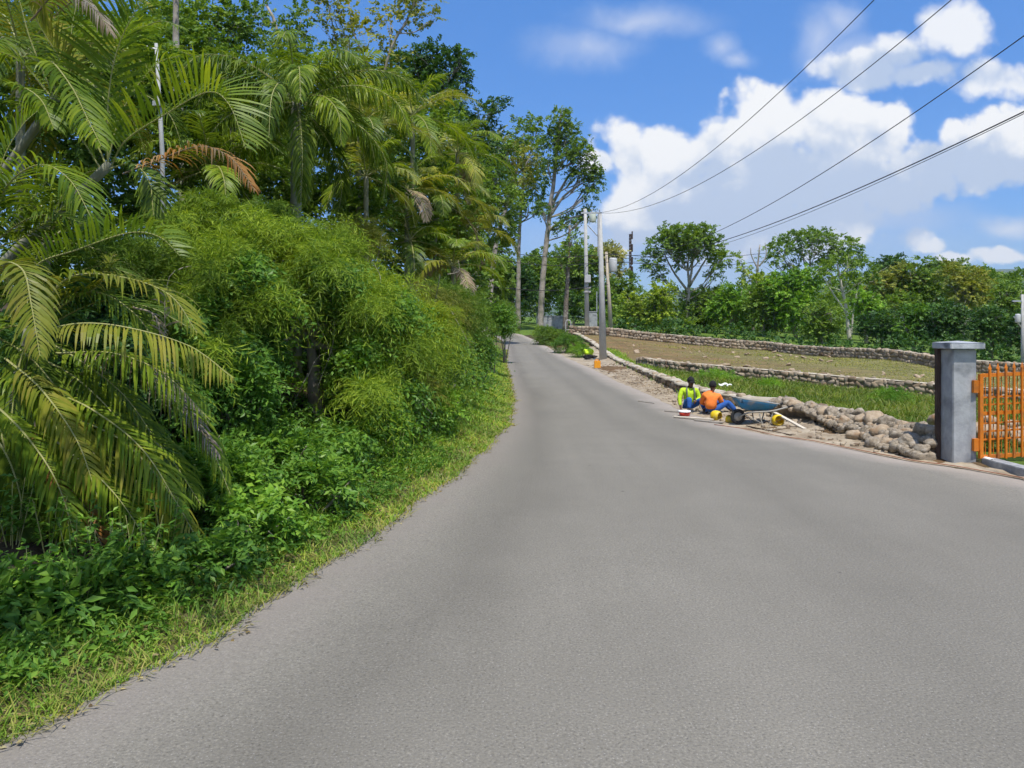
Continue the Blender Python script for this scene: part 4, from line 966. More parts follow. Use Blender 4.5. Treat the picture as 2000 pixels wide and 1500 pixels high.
for i, (px, py, D, s_, lab) in enumerate([
 (25, 1180, 6.6, .7, 'leafy weed at the left picture edge under the palms'), (95, 1160, 6.6, .6, 'leafy weed under the orange dry frond'), (150, 1200, 6.3, .6, 'leafy weed right of the orange dry frond tip'),
 (215, 1220, 6.0, .75, 'weed with broad leaves near the verge grass'), (275, 1180, 6.3, .7, 'slim weed standing alone above the verge'), (60, 1290, 5.6, .6, 'low weed close to the bottom left verge'),
 (150, 1300, 5.6, .5, 'small weed on the verge at the lower left'), (330, 1120, 6.9, .7, 'weed below the long hanging yellow frond'), (100, 1060, 7.8, .9, 'weed in the shade behind the orange frond'), (235, 1120, 7.0, .7, 'weed between the two lowest hanging fronds'),
 (560, 1010, 8.6, .55, 'small weed under the wide leafy shrub'), (640, 960, 9.4, .6, 'weed on the verge below the hollow'), (770, 915, 11.4, .7, 'weed at the verge under the drooping shrub'), (20, 1060, 7.6, 1.0, 'weed in the deep shade at the left picture edge')]):
    p = P(px, py, D); g = g1(p[0], p[1])
    r_ = empty('broadleaf_weed', (p[0], p[1], g), lab, 'weed', 'weeds on the verge', rng.uniform(0, 6)); r_.scale = (s_,) * 3
    link('leaves', wm[i % 4][0], [LM['fresh' if i % 2 else 'broad']], r_); link('stems', wm[i % 4][1], [RACH], r_)

# ------------------------------------------------------------------ grasses
def blades(x, y, z, h, w, lean=.5):
    k = len(x); a = rng.uniform(0, 6.283, k)
    d = norm(np.stack([np.cos(a) * lean * rng.uniform(.3, 1.6, k), np.sin(a) * lean * rng.uniform(.3, 1.6, k), np.ones(k)], 1))
    p = np.stack([x, y, z], 1); side = norm(np.cross(d, UP + rng.normal(0, .2, (k, 3))))
    b = p + d * (h * .55)[:, None]
    d2 = norm(d + np.stack([d[:, 0], d[:, 1], -.35 * np.ones(k)], 1) * rng.uniform(.2, 1.6, k)[:, None])
    t = b + d2 * (h * .55)[:, None]
    w = w[:, None]
    return np.stack([p - side * w * .6, p + side * w * .6, b + side * w, b - side * w], 1), np.stack([b - side * w, b + side * w, t + side * w * .1, t - side * w * .1], 1)
def grass_mesh(name, A, B):
    k = len(A); V = np.concatenate([A, B[:, 2:]], 1).reshape(-1, 3); b_ = np.arange(k)[:, None] * 6
    return mesh_np(name, V, [np.concatenate([b_ + np.array([[0, 1, 2, 3]]), b_ + np.array([[3, 2, 4, 5]])])])
def strip(n, y0, y1, off0, off1, pw=1.0, yp=1.0):
    y = y0 + (y1 - y0) * rng.random(n) ** yp; o = off0 + (off1 - off0) * rng.random(n) ** pw
    wob_ = .05 * np.sin(y * 2.1) + .04 * np.sin(y * 5.3 + 1)
    x = XL(y) - o - wob_ * np.exp(-o * 2) * .6 + .02
    return x, y, gz(x, y), o
x, y, z, o = strip(70000, 2.6, 60, -.06, 2.2, 1.4, 2.0)
kk_ = (y > 8) | (o < rng.uniform(.5, 1.3, len(y))); x, y, z, o = x[kk_], y[kk_], z[kk_], o[kk_]
h = rng.uniform(.05, .17, len(x)) * (.5 + np.clip(o, 0, 1.2)); z = np.maximum(z, ZR(y) - .02)
A, B = blades(x, y, z, h, .0022 + .0004 * y, .8)
tag(link('verge_grass', grass_mesh('verge_grass', A, B), [LM['grass']]), 'green grass along the left edge of the road', 'grass', kind='stuff')
x, y, z, o = strip(5500, 2.6, 60, -.14, .9, 1.7, 1.9); h = rng.uniform(.05, .2, len(x)); z = np.maximum(z, ZR(y) - .015)
A, B = blades(x, y, z, h, .002 + .00035 * y, 1.5)
tag(link('dry_verge_grass', grass_mesh('dry_verge_grass', A, B), [LM['grassd']]), 'dry yellow grass creeping over the road edge', 'dry grass', kind='stuff')
x, y, z, o = strip(1500, 2.8, 40, -.2, .3, 1.0, 1.8); k = len(x); a = rng.uniform(0, 6.283, k)
Vq = leaf_quads(np.stack([x, y, ZR(y) + .006 - .02 * (o < .12) + rng.uniform(0, .02, k)], 1), np.stack([np.cos(a), np.sin(a), rng.normal(.05, .12, k)], 1), UP + rng.normal(0, .35, (k, 3)), rng.uniform(.02, .06, k) * (1 + y * .02), rng.uniform(.004, .012, k) * (1 + y * .03), .3)
tag(link('leaf_litter', quads_mesh('leaf_litter', Vq), [LM['litter']]), 'dead leaves and clippings scattered along the left road edge', 'leaf litter', kind='stuff')
# herb layer on the bank: one mass
x, y, z, o = strip(6200, 4, 46, .75, 5.5, 1.0, 1.5)
kk_ = (y > 8.5) | (o < 1.1); x, y, z, o = x[kk_], y[kk_], z[kk_], o[kk_]
d = norm(np.stack([rng.normal(.4, .6, len(x)), rng.normal(-.3, .6, len(x)), np.full(len(x), 1.0)], 1))
Vq = sprays(np.stack([x, y, z], 1), d, rng.uniform(.2, .55, len(x)), 9, .11, .02, .45, 1.0)
tag(link('undergrowth', quads_mesh('undergrowth', Vq), [LM['fresh']]), 'low leafy undergrowth covering the bank above the verge', 'undergrowth', kind='stuff')
x, y, z, o = strip(2400, 3.0, 13, .35, 1.7, 1.0, 1.3)
Vq = sprays(np.stack([x, y, z], 1), norm(np.stack([rng.normal(.2, .6, len(x)), rng.normal(-.2, .6, len(x)), np.full(len(x), 1.0)], 1)), rng.uniform(.12, .4, len(x)), 8, .085, .017, .5, 1.0)
tag(link('verge_herbs', quads_mesh('verge_herbs', Vq), [LM['broad']]), 'small leafy herbs growing through the verge grass', 'herbs', kind='stuff')
# lush strip behind the stone wall
def zonepts(n, cond, x0, x1, y0, y1):
    x = rng.uniform(x0, x1, n); y = rng.uniform(y0, y1, n); k = cond(x, y); return x[k], y[k]
wx = lambda y: np.interp(y, FW[:, 1], FW[:, 0]); mwf = lambda x: np.interp(x, MW[::-1, 0], MW[::-1, 1]); uwf = lambda x: np.interp(x, UW[::-1, 0], UW[::-1, 1])
x, y = zonepts(120000, lambda x, y: (rng.random(len(x)) < .6 + .5 * fbm(x, y, .9, 6)) & (x > wx(y) + .25) & (y < mwf(x) - .1) & (x < y * .72 + 2), 5.5, 27, 13.5, 43)
A, B = blades(x, y, gz(x, y) - .02, rng.uniform(.12, .34, len(x)), .006 + .0004 * y, .6)
tag(link('field_grass', grass_mesh('field_grass', A, B), [LM['lush']]), 'lush green grass between the roadside wall and the middle wall', 'grass', kind='stuff')
x, y = zonepts(90000, lambda x, y: (x > wx(y) + .3) & (y > mwf(x) + .2) & (y < uwf(x) - .1) & (rng.random(len(x)) < np.clip(.08 + .42 * np.tanh((x - 15) * .12) + .45 * fbm(x, y, .33, 3), .02, 1)), 5.5, 40, 30, 78)
A, B = blades(x, y, gz(x, y) - .01, rng.uniform(.05, .15, len(x)), .008 + .0003 * y, 1.1)
tag(link('stubble', grass_mesh('stubble', A, B), [LM['grassd']]), 'short dry stubble over the brown terrace field', 'stubble', kind='stuff')
x, y = zonepts(40000, lambda x, y: (y > uwf(x) + .6) & (y < uwf(x) + 9), 5.5, 46, 35, 92)
A, B = blades(x, y, gz(x, y) - .02, rng.uniform(.15, .5, len(x)), .012 + .0004 * y, .7)
tag(link('upper_grass', grass_mesh('upper_grass', A, B), [LM['lush']]), 'grass at the foot of the trees above the upper wall', 'grass', kind='stuff')
# tufts on the shoulder wall back and by the far roadside
x = np.concatenate([rng.normal(wx(yy_) + .5, .3, 60) for yy_ in np.linspace(20, 60, 120)]); y = np.repeat(np.linspace(20, 60, 120), 60) + rng.normal(0, .2, 7200)
A, B = blades(x, y, gz(x, y), rng.uniform(.1, .35, len(x)), .005 + .0003 * y, .7)
tag(link('wall_grass', grass_mesh('wall_grass', A, B), [LM['grass']]), 'straggling grass just behind the roadside wall', 'grass', kind='stuff')
for (lab, px, py, D, rx, ry, mt) in (('grey-green grassy clump on the right of the road before the bend', 1072, 662, 66, 34, 26, 'mid'), ('dense grassy bush right of the road beside the earth wall', 1110, 672, 57, 34, 24, 'broad'), ('low grassy clump between the dense roadside bush and the lime bag', 1135, 684, 53, 22, 16, 'fresh'), ('small grassy clump at the roadside in front of the concrete gate', 1060, 648, 76, 18, 16, 'mid'),
                                     ('weedy bush behind the wall near the green-jacketed worker', 1395, 735, 33, 40, 12, 'fresh'), ('small weed bush against the middle wall', 1500, 752, 29, 16, 8, 'fresh'), ('weed clump in the lush grass near the pillar', 1740, 775, 24, 32, 13, 'fresh')):
    shrub('grass_clump', lab, px, py, D, rx, ry, mt, 'fine', 2.6, cat='grass clump', stems=False)
# PART3
# ------------------------------------------------------------------ stones and walls
def rock_bm(seed, sub=3, rough=.22, box=.35):
    bm = bmesh.new(); bmesh.ops.create_icosphere(bm, subdivisions=sub, radius=.5)
    of = Vector((seed * 3.7, seed * 1.3, seed * 9.1))
    for v in bm.verts:
        n = v.co.normalized()
        q = Vector([math.copysign(abs(c) ** (1 - box), c) for c in n])
        v.co = q * .5 * (1 + rough * mnoise.noise(n * 1.3 + of) + rough * .45 * mnoise.noise(n * 3.1 + of))
    return bm
def rock_mesh(seed, **k):
    mb = MB(); mb.bm(rock_bm(seed, **k)); return mb.mesh('rock', True)
ST_BM = []
for i in range(10):
    mb = MB(); mb.bm(rock_bm(i + 40, sub=2, rough=.34, box=.62)); ST_BM.append((mb.V[0], mb.F[3][0]))

def stone_wall(name, label, path, height, thick, course, cap=.07, capw=None, gap=.03, cat='stone wall', base=None, loc0=None):
    path = np.asarray(path, float)
    d = np.r_[0, np.cumsum(np.hypot(*np.diff(path, axis=0).T))]; Ltot = d[-1]
    at_ = lambda s_: np.array([np.interp(s_, d, path[:, 0]), np.interp(s_, d, path[:, 1])])
    basez = base or (lambda x, y: g1(x, y))
    hgt = height if callable(height) else (lambda s_: height)
    foot = np.array([*path[0], basez(*path[0])])
    root = empty(name, foot, label, cat)
    mb = MB(); s_ = 0
    rows = None
    ss = np.linspace(0, Ltot, max(12, int(Ltot / .6)))
    zb = np.array([basez(*at_(q)) for q in ss]); zb = np.convolve(np.r_[zb[0], zb[0], zb, zb[-1], zb[-1]], np.ones(5) / 5, 'valid')
    zf = lambda q: float(np.interp(q, ss, zb))
    nr = max(1, int(round(max(hgt(q) for q in ss) / course)))
    for r in range(nr):
        s_ = rng.uniform(-course, 0)
        while s_ < Ltot:
            l = course * rng.uniform(.7, 2.1)
            q = min(max(s_ + l / 2, 0), Ltot)
            h = hgt(q) / nr
            p = at_(q); t = at_(min(q + .05, Ltot)) - at_(max(q - .05, 0)); a = math.atan2(t[1], t[0])
            V, Fc = ST_BM[rng.integers(10)]
            hh = h * rng.uniform(.75, 1.35)
            for sgn in (1, -1):
                Vs = V[:] * np.array([l * 1.04, thick * rng.uniform(.5, .62), hh])
                Vs = Vs @ rotm('Y', rng.normal(0, .3)).T @ rotm('Z', a + rng.normal(0, .06)).T
                nrm_ = np.array([-math.sin(a), math.cos(a)]) * sgn * thick * .24
                mb.add(Vs + np.array([p[0] + nrm_[0], p[1] + nrm_[1], zf(q) + h * (r + .5) + rng.normal(0, h * .13)]) - foot, [Fc])
            s_ += l + gap * rng.random()
    mb.build('stonework', STONE, root, True)
    cm = MB(); n = max(20, int(Ltot / .25)); qs = np.linspace(0, Ltot, n); w2 = (capw or thick) / 2
    prof = [(-1, -.9), (-1, .0), (-.55, .75), (0, 1), (.55, .75), (1, 0), (1, -.9)]
    V = []
    for i, q in enumerate(qs):
        p = at_(q); t = at_(min(q + .05, Ltot)) - at_(max(q - .05, 0)); t /= np.linalg.norm(t) + 1e-9; nn = np.array([-t[1], t[0]])
        wv_ = 1 + .16 * math.sin(q * 3.1) + .1 * math.sin(q * 7.7 + 1) + rng.normal(0, .05)
        for (a, b_) in prof:
            V.append([*(p + nn * a * w2 * wv_), zf(q) + hgt(q) + cap * (b_ * .5 + .2 + .25 * math.sin(q * 2.3 + a) + rng.normal(0, .1))])
    V = np.array(V) - foot; m_ = len(prof); i = np.arange(n - 1)[:, None] * m_; j = np.arange(m_ - 1)[None]
    cm.add(V, [np.stack([i + j, i + j + 1, i + m_ + j + 1, i + m_ + j], -1).reshape(-1, 4)])
    cm.build('mortar_cap', MORT, root, True)
    core = MB(); V = []
    for q in qs:
        p = at_(q); t = at_(min(q + .05, Ltot)) - at_(max(q - .05, 0)); t /= np.linalg.norm(t) + 1e-9; nn = np.array([-t[1], t[0]])
        for (a, b_) in ((-1, -.1), (-1, .96), (1, .96), (1, -.1)):
            V.append([*(p + nn * a * thick * .36), zf(q) + hgt(q) * b_ - (.08 if b_ < 0 else 0)])
    V = np.array(V) - foot; i = np.arange(n - 1)[:, None] * 4; j = np.arange(3)[None]
    core.add(V, [np.stack([i + j, i + j + 1, i + 4 + j + 1, i + 4 + j], -1).reshape(-1, 4)]); core.build('mortar_bed', surfmat('mortar_bed', [(.17, .14, .10), (.26, .22, .16)], 5, .95, .4) if 'mortar_bed' not in bpy.data.materials else bpy.data.materials['mortar_bed'], root)
    return root
fwh = lambda q: float(np.interp(q, [0, 6, 12, 20, 30, 45, 80], [.27, .29, .26, .2, .14, .13, .12]))
stone_wall('roadside_wall', 'long low fieldstone wall with a pale mortar top running beside the road', [(7.42, 12.75)] + [tuple(p) for p in FW[1:]], fwh,   .40, .22, .08, .44, base=lambda x, y: shoulder_z(x, y) - .02)
stone_wall('terrace_wall', 'middle fieldstone wall between the lush grass and the brown field', MW, .6, .5, .19, .03, .40)
stone_wall('terrace_wall', 'upper fieldstone wall along the foot of the tree line', UW, .8, .6, .25, .03, .46)

# loose rocks heaped against the roadside wall
RK = [rock_mesh(i, rough=.3, box=.25) for i in range(9)]
for r_ in RK: r_.materials.append(STONEG)
RKT = [rock_mesh(i + 20, rough=.25, box=.2) for i in range(5)]
for r_ in RKT: r_.materials.append(STONEB)
RG = 'loose rocks heaped along the roadside wall'
def put_rock(me, x, y, z, sx, sy, sz, lab, group=RG, name='rock', cat='rock', rot=None):
    o = bpy.data.objects.new(name, me); COL.objects.link(o); o.location = (x, y, z); o.scale = (sx, sy, sz)
    o.rotation_euler = rot or (rng.normal(0, .3), rng.normal(0, .3), rng.uniform(0, 6.28))
    return tag(o, lab, cat, group)
p = P(1732, 862, 14.5); put_rock(RKT[0], p[0], p[1], p[2], .36, .36, .40, 'big round tan boulder standing out in the rock heap', rot=(0, 0, 1))
p = P(1826, 880, 13.0); put_rock(RKT[2], p[0] + .02, p[1], p[2], .34, .3, .26, 'reddish rock wedged against the concrete pillar', rot=(0, .2, 2))
p = P(1790, 850, 13.9); put_rock(RKT[1], p[0], p[1] + .1, p[2], .42, .34, .28, 'broad tan rock lying high on the heap near the pillar', rot=(.1, .1, .3))
p = P(1630, 822, 16.4); put_rock(RKT[3], p[0], p[1], p[2], .48, .36, .30, 'pointed brown rock at the left part of the heap', rot=(.2, .3, 1.2))
p = P(1668, 850, 15.6); put_rock(RK[3], p[0], p[1], p[2], .46, .34, .28, 'wide grey rock in the front of the heap', rot=(.1, .1, .4))
p = P(1806, 895, 12.9); put_rock(RK[5], p[0], p[1], p[2] + .03, .46, .34, .24, 'flat grey rock at the road edge beside the pillar', rot=(0, .1, .2))
placed = []
for q in range(5000):
    y_ = rng.uniform(12.85, 18.6); t = rng.random()
    wl_ = float(np.interp(y_, FW[:, 1], FW[:, 0])); lo = float(np.interp(y_, [12.8, 13.8, 15, 16, 17.2, 18.6], [0, .08, .22, .42, .66, .8]))
    if t < lo: continue
    run = min(.72, max(.3, (wl_ - float(XR(y_))) * .75))
    x_ = wl_ - .16 - run * (1 - t); z_ = float(ZR(y_)) + .06 + .38 * t ** 1.2
    sz = (.16 + .23 * rng.random() ** 1.5) * (1 - .1 * t)
    if any((x_ - p_[0]) ** 2 + (y_ - p_[1]) ** 2 + (z_ - p_[2]) ** 2 < (.36 * (sz + p_[3])) ** 2 for p_ in placed): continue
    placed.append((x_, y_, z_, sz)); me = RKT[rng.integers(5)] if rng.random() < .35 else RK[rng.integers(9)]
    put_rock(me, x_, y_, z_, sz * rng.uniform(1, 1.4), sz * rng.uniform(.85, 1.15), sz * rng.uniform(.65, .95), 'loose grey-brown fieldstone lying in the rock heap against the roadside wall')
# rocks inside the gate
for i in range(26):
    x_ = rng.uniform(8.3, 12.2); y_ = 15.0 + rng.normal(0, .5); z_ = g1(x_, y_) + rng.uniform(.05, .35)
    s_ = rng.uniform(.22, .42); put_rock(RKT[rng.integers(5)], x_, y_, z_, s_ * 1.4, s_, s_ * .75, 'tan rock in the row of rocks seen through the orange gate', 'rocks seen through the gate')
# pebbles and stones on the dirt shoulder: small and uncountable
mb = MB()
for i in range(900):
    y_ = rng.uniform(13, 45); a, b_ = float(XR(y_)), float(np.interp(y_, FW[:, 1], FW[:, 0])); x_ = a + (b_ - a) * rng.random()
    if b_ - a < .1: continue
    V, Fc = ST_BM[rng.integers(10)]; s_ = rng.uniform(.02, .09)
    mb.add(V * s_ * np.array([1.3, 1, .7]) @ rotm('Z', rng.uniform(0, 6)).T + np.array([x_, y_, shoulder_z(x_, y_) + .02]), [Fc])
tag(mb.build('rubble', STONE, None, True), 'small rubble scattered over the sandy roadside', 'rubble', kind='stuff')
x = []; 
mb = MB()
for i in range(60):
    x_ = rng.uniform(7, 30); y_ = rng.uniform(30, 75)
    if not (x_ > wx(y_) + .5 and mwf(x_) + .5 < y_ < uwf(x_) - .5): continue
    V, Fc = ST_BM[rng.integers(10)]; s_ = rng.uniform(.15, .42)
    put_rock(RKT[rng.integers(5)], x_, y_, g1(x_, y_) + .04, s_ * 1.3, s_, s_ * .5, 'pale stone lying on the brown terrace field', 'stones on the terrace field', 'stone', 'stone')
# dry straw and sticks on the shoulder
y = rng.uniform(14, 40, 2600); t = rng.random(2600); x = XR(y) + (wx(y) - XR(y)) * t
A, B = blades(x, y, np.array([shoulder_z(a, b_) for a, b_ in zip(x, y)]), rng.uniform(.05, .22, len(x)), np.full(len(x), .006), 2.4)
tag(link('dry_straw', grass_mesh('dry_straw', A, B), [LM['dry']]), 'dry straw and twigs on the sandy roadside', 'straw', kind='stuff')

# ------------------------------------------------------------------ pillar, gate, threshold
pc = np.array([7.33, 12.62])
root = empty('gate_pillar', (pc[0], pc[1], -.03), 'grey concrete gate pillar with an overhanging square cap', 'pillar')
mb = MB(); mb.box((0, 0, .93), (.38, .38, 1.9), bevel=.012); mb.build('shaft', CONC, root)
mb = MB(); mb.box((0, 0, 1.935), (.56, .56, .10), bevel=.01)
V = np.array([(-.275, -.275, 1.986), (.275, -.275, 1.986), (.275, .275, 1.986), (-.275, .275, 1.986), (0, 0, 2.015)]); mb.add(V, [[[0, 1, 4], [1, 2, 4], [2, 3, 4], [3, 0, 4]]])
mb.build('cap', surfmat('concrete_cap', [(.36, .38, .40), (.5, .52, .54)], 4, .8, .2, stain=((.16, .18, .2), 3)), root)
RUST = surfmat('rusty_steel', [(.05, .035, .03), (.11, .07, .05)], 6, .7, .2, metallic=.3)
mb = MB(); mb.box((-.23, .14, .95), (.06, .08, 1.84)); 
r2 = empty('steel_post', (pc[0], pc[1] + .05, -.03), 'dark rusty steel post standing against the back of the pillar', 'post')
mb.build('shaft', RUST, r2); mb = MB(); mb.box((-.23, .14, 1.875), (.075, .095, .01)); mb.build('end_plate', RUST, r2)
ORG = surfmat('orange_gate_paint', [(.56, .155, .012), (.66, .205, .018)], 5, .55, .2, stain=((.33, .11, .03), 5))
go = np.array([pc[0] + .215, pc[1] - .23, .09])
gate = empty('orange_gate', go, 'orange steel gate of upright bars with spear tips, swung open on the pillar', 'gate', rz=math.radians(9))
GL, GH = 2.9, 1.36; tilt = .035
zt = lambda x_: x_ * tilt
fr = MB()
fr.box((.02, 0, GH / 2), (.062, .05, GH)); fr.box((GL, 0, GH / 2 + zt(GL)), (.062, .05, GH))
Mt = rotm('Y', -math.atan(tilt))
for zz in (.022, GH - .022): fr.box((GL / 2 + .01, 0, zz + zt(GL / 2)), (GL - .05, .048, .058), Mt)
fr.build('gate_frame', ORG, gate)
nb = 19
for i in range(nb):
    x_ = .155 + i * .147
    if x_ > GL - .08: break
    b_ = MB(); b_.box((x_, -.034, GH / 2 + zt(x_) + .03), (.036, .024, GH + .10))
    t0 = GH + zt(x_) + .08
    b_.add(np.array([(x_ - .034, -.034, t0), (x_, -.022, t0), (x_ + .034, -.034, t0), (x_, -.046, t0), (x_, -.034, t0 + .095), (x_, -.034, t0 - .03)]), [[[0, 1, 4], [1, 2, 4], [2, 3, 4], [3, 0, 4], [1, 0, 5], [2, 1, 5], [3, 2, 5], [0, 3, 5]]])
    b_.build('bar', ORG, gate)
for zz in (.30, .43, .56, .72, .86, .98):
    b_ = MB(); b_.box((GL / 2 + .01, .003 if zz != .72 else 0, zz + zt(GL / 2)), (GL - .05, .014, .026 if zz != .72 else .06), Mt); b_.build('cross_rail', ORG, gate)
gm_ = MB()
for i in range(56):
    x_ = .07 + i * .049
    if abs((x_ - .155) / .147 - round((x_ - .155) / .147)) * .147 < .02: continue
    gm_.box((x_, .022, GH / 2 + zt(x_)), (.011, .011, GH - .05))
gm_.build('back_grille', ORG, gate)
for zz in (.22, 1.16):
    h_ = MB(); h_.box((-.055, .02, zz), (.10, .055, .2)); h_.tube([(-.004, -.012, zz - .08), (-.004, -.012, zz + .08)], .018, 8); h_.build('hinge', ORG, gate)
kb = empty('gate_threshold', (pc[0] + .2, pc[1] - .1, -.05), 'dark grey concrete sill across the gate opening beside the pillar', 'kerb')
mb = MB(); mb.box((.20, -1.75, .07), (.22, 3.2, .17), rotm('Z', .04), bevel=.01); mb.build('sill', CONC, kb)
pv = MB(); Mx = rotm('X', math.pi / 2) ; pv.lathe([(.0, -.09), (.045, -.09), (.05, -.085), (.05, .09), (.038, .09), (.038, -.05), (0, -.05)], (0, 0, 0), 16, Mx)
o = pv.build('drain_pipe', surfmat('white_plastic', [(.7, .7, .68), (.78, .78, .76)], 4, .5, 0), None, True, (pc[0] + .30, pc[1] - .32, .075)); tag(o, 'short white plastic pipe end beside the foot of the pillar', 'pipe')

# ------------------------------------------------------------------ poles and wires
def pole(name, label, px0, py0, D, top_px, top_py, r0, r1, mat, sides=10):
    f = P(px0, py0, D); f[2] = min(f[2], g1(f[0], f[1])); t = P(top_px, top_py, D)
    root = empty(name, f, label, 'utility pole', 'poles along the road')
    mb = MB(); mb.tube([(0, 0, -.2), (t - f) * .5, t - f], [r0, (r0 + r1) / 2, r1], sides); mb.build('shaft', mat, root, True)
    return root, f, t
STEEL = surfmat('galvanised', [(.45, .46, .47), (.6, .61, .62)], 6, .45, .1, metallic=.6)
GREY = surfmat('grey_enamel', [(.42, .43, .43), (.52, .53, .53)], 4, .5, .1)
GREYD = surfmat('dull_galvanised', [(.30, .31, .31), (.42, .43, .43)], 5, .6, .1)
DK = surfmat('black_rubber', [(.012, .012, .012), (.03, .03, .03)], 5, .7, .2)
r_, f, t1 = pole('utility_pole', 'nearest white concrete utility pole with a crossarm and brace, beside the road', 1178, 706, 50, 1172, 418, .25, .12, CONCP, 8)
def rel(px, py, D): return P(px, py, D) - f
mb = MB(); mb.box((rel(1172, 417, 50) + rel(1138, 415, 50)) / 2, (1.35, .1, .1)); mb.build('crossarm', STEEL, r_)
mb = MB(); mb.tube([rel(1168, 462, 50), rel(1148, 440, 50)], .035, 6); mb.build('brace', STEEL, r_)
for px in (1140, 1156, 1171):
    q = rel(px, 412, 50); mb = MB(); mb.lathe([(.0, -.1), (.03, -.1), (.05, -.02), (.03, .02), (.06, .06), (.03, .12), (0, .13)], q, 10); mb.build('insulator', GREY, r_, True)
mb = MB(); mb.tube([rel(1167.5, 420, 50), rel(1168, 500, 50)], .03, 6); mb.build('conduit', STEEL, r_)
r_, f, t2 = pole('utility_pole', 'second white utility pole with a meter box, above the upper wall', 1147, 640, 78, 1143, 408, .26, .15, CONCP)
mb = MB(); mb.box(rel(1147, 545, 78) + np.array([0, -.38, 0]), (.62, .3, .8), bevel=.05); mb.build('meter_box', GREY, r_)
for py in (562, 570): mb = MB(); mb.box(rel(1147, py, 78), (.66, .62, .2), bevel=.03); mb.build('band', CONCP, r_)
mb = MB(); mb.lathe([(.0, -.5), (.3, -.5), (.34, -.42), (.34, .4), (.28, .5), (0, .52)], rel(1153, 425, 78) + np.array([.2, -.3, 0]), 14); mb.build('transformer', surfmat('pale_green_tank', [(.5, .55, .45), (.6, .64, .54)], 4, .5, .1), r_, True)
r_, f, t3 = pole('utility_pole', 'slim pale wooden utility pole carrying a small transformer', 1194, 645, 80, 1184, 492, .24, .13, surfmat('pale_timber', [(.40, .34, .26), (.52, .46, .37)], 3, .85, .3))
mb = MB(); mb.lathe([(.0, -.75), (.36, -.75), (.42, -.62), (.42, .6), (.34, .75), (0, .8)], rel(1197, 518, 80) + np.array([.0, -.2, 0]), 16); mb.build('transformer', GREY, r_, True)
mb = MB(); mb.box(rel(1190, 515, 80), (.5, .12, .12)); mb.build('bracket', STEEL, r_)
# lattice mast in the distance
f = P(1232, 600, 120); f[2] = g1(f[0], f[1]); top = P(1231, 457, 120) - f
root = empty('radio_mast', f, 'dark lattice mast with small aerials above the far trees', 'mast')
mb = MB()
cs = [np.array([.2 * math.cos(a), .2 * math.sin(a), 0]) for a in (0.5, 2.6, 4.7)]
for c in cs: mb.tube([c, c * .8 + top], .06, 6)
nst = 26
for i in range(nst):
    for k in range(3):
        a = cs[k] * (1 - .2 * i / nst) + top * (i / nst); b_ = cs[(k + 1) % 3] * (1 - .2 * (i + 1) / nst) + top * ((i + 1) / nst); mb.tube([a, b_], .045, 4)
mb.build('lattice', RUST, root)
for k, py in enumerate((465, 485, 505, 520)):
    mb = MB(); mb.tube([top * ((600 - py) / 143) + np.array([.30, 0, 0]), top * ((612 - py) / 143) + np.array([.30, 0, 0])], .11, 8); mb.build('aerial', RUST, root)
# grey pole at the right picture edge
r_, f, t4 = pole('utility_pole', 'pale utility pole at the right picture edge behind the orange gate', 1997, 722, 52, 1997, 575, .11, .08, CONCP)
mb = MB(); mb.box(rel(1990, 588, 52), (.9, .1, .1)); mb.build('crossarm', STEEL, r_)
mb = MB(); mb.tube([rel(1980, 618, 52), rel(1995, 640, 52)], .04, 6); mb.build('brace', STEEL, r_)
mb = MB(); mb.lathe([(0, -.3), (.15, -.3), (.17, -.22), (.17, .22), (.14, .3), (0, .32)], rel(1988, 622, 52), 12); mb.build('transformer', GREY, r_, True)
# metal lamp pole among the palms
f = P(322, 560, 13.2); f[2] = g1(f[0], f[1]); root = empty('metal_pole', f, 'thin galvanised metal pole with a short top arm among the left palms', 'pole')
t = P(305, 85, 13.2) - f; mb = MB(); mb.tube([(0, 0, -.1), P(317, 300, 13.2) - f, t], [.045, .04, .027], 10); mb.build('shaft', GREYD, root, True)
mb = MB(); mb.tube([P(305, 96, 13.2) - f, P(287, 91, 13.2) - f], .016, 6); mb.build('arm', STEEL, root)
mb = MB(); mb.box(P(311, 205, 13.2) - f + np.array([0, -.05, 0]), (.13, .13, .08)); mb.build('clamp', STEEL, root)

WIRE = surfmat('cable_black', [(.02, .02, .022), (.04, .04, .045)], 3, .6, 0)
def wire(label, pts, r, par=0.0):
    pts = np.array(pts, float)
    # quadratic through three points, parametrised by distance along the view
    y0, y1, y2 = pts[:, 1]; yy_ = np.linspace(y0, -6.0, 70)
    C = np.stack([sum(pts[i, k] * np.prod([(yy_ - pts[j, 1]) / (pts[i, 1] - pts[j, 1]) for j in range(3) if j != i], axis=0) for i in range(3)) for k in range(3)], 1)
    mb = MB(); mb.tube(C, r, 6); o = mb.build('power_line', WIRE, None, True); tag(o, label, 'power line', 'power lines over the road'); return C
wire('uppermost power line, ending at the crossarm of the nearest white pole', [t1 + np.array([0, 0, .1]), P(1473, 225, 23.8), P(1707, 0, 16.9)], .011)
wire('second power line from the top, ending at the crossarm of the nearest white pole', [t1 + np.array([-.1, 0, .08]), P(1660, 161, 21), P(1858, 0, 17)], .011)
wire('thin power line third from the top, passing behind the round tree', [t3, P(1779, 225, 23.2), P(2000, 70, 18.3)], .014)
wire('thick black power line, lowest of those over the field', [t3 - np.array([0, 0, .5]), P(1702, 357, 28.8), P(2000, 218, 21)], .019)
wire('slim second strand hanging just under the lowest power line', [t3 - np.array([0, 0, .7]), P(1692, 367, 29), P(2000, 222, 21)], .010)
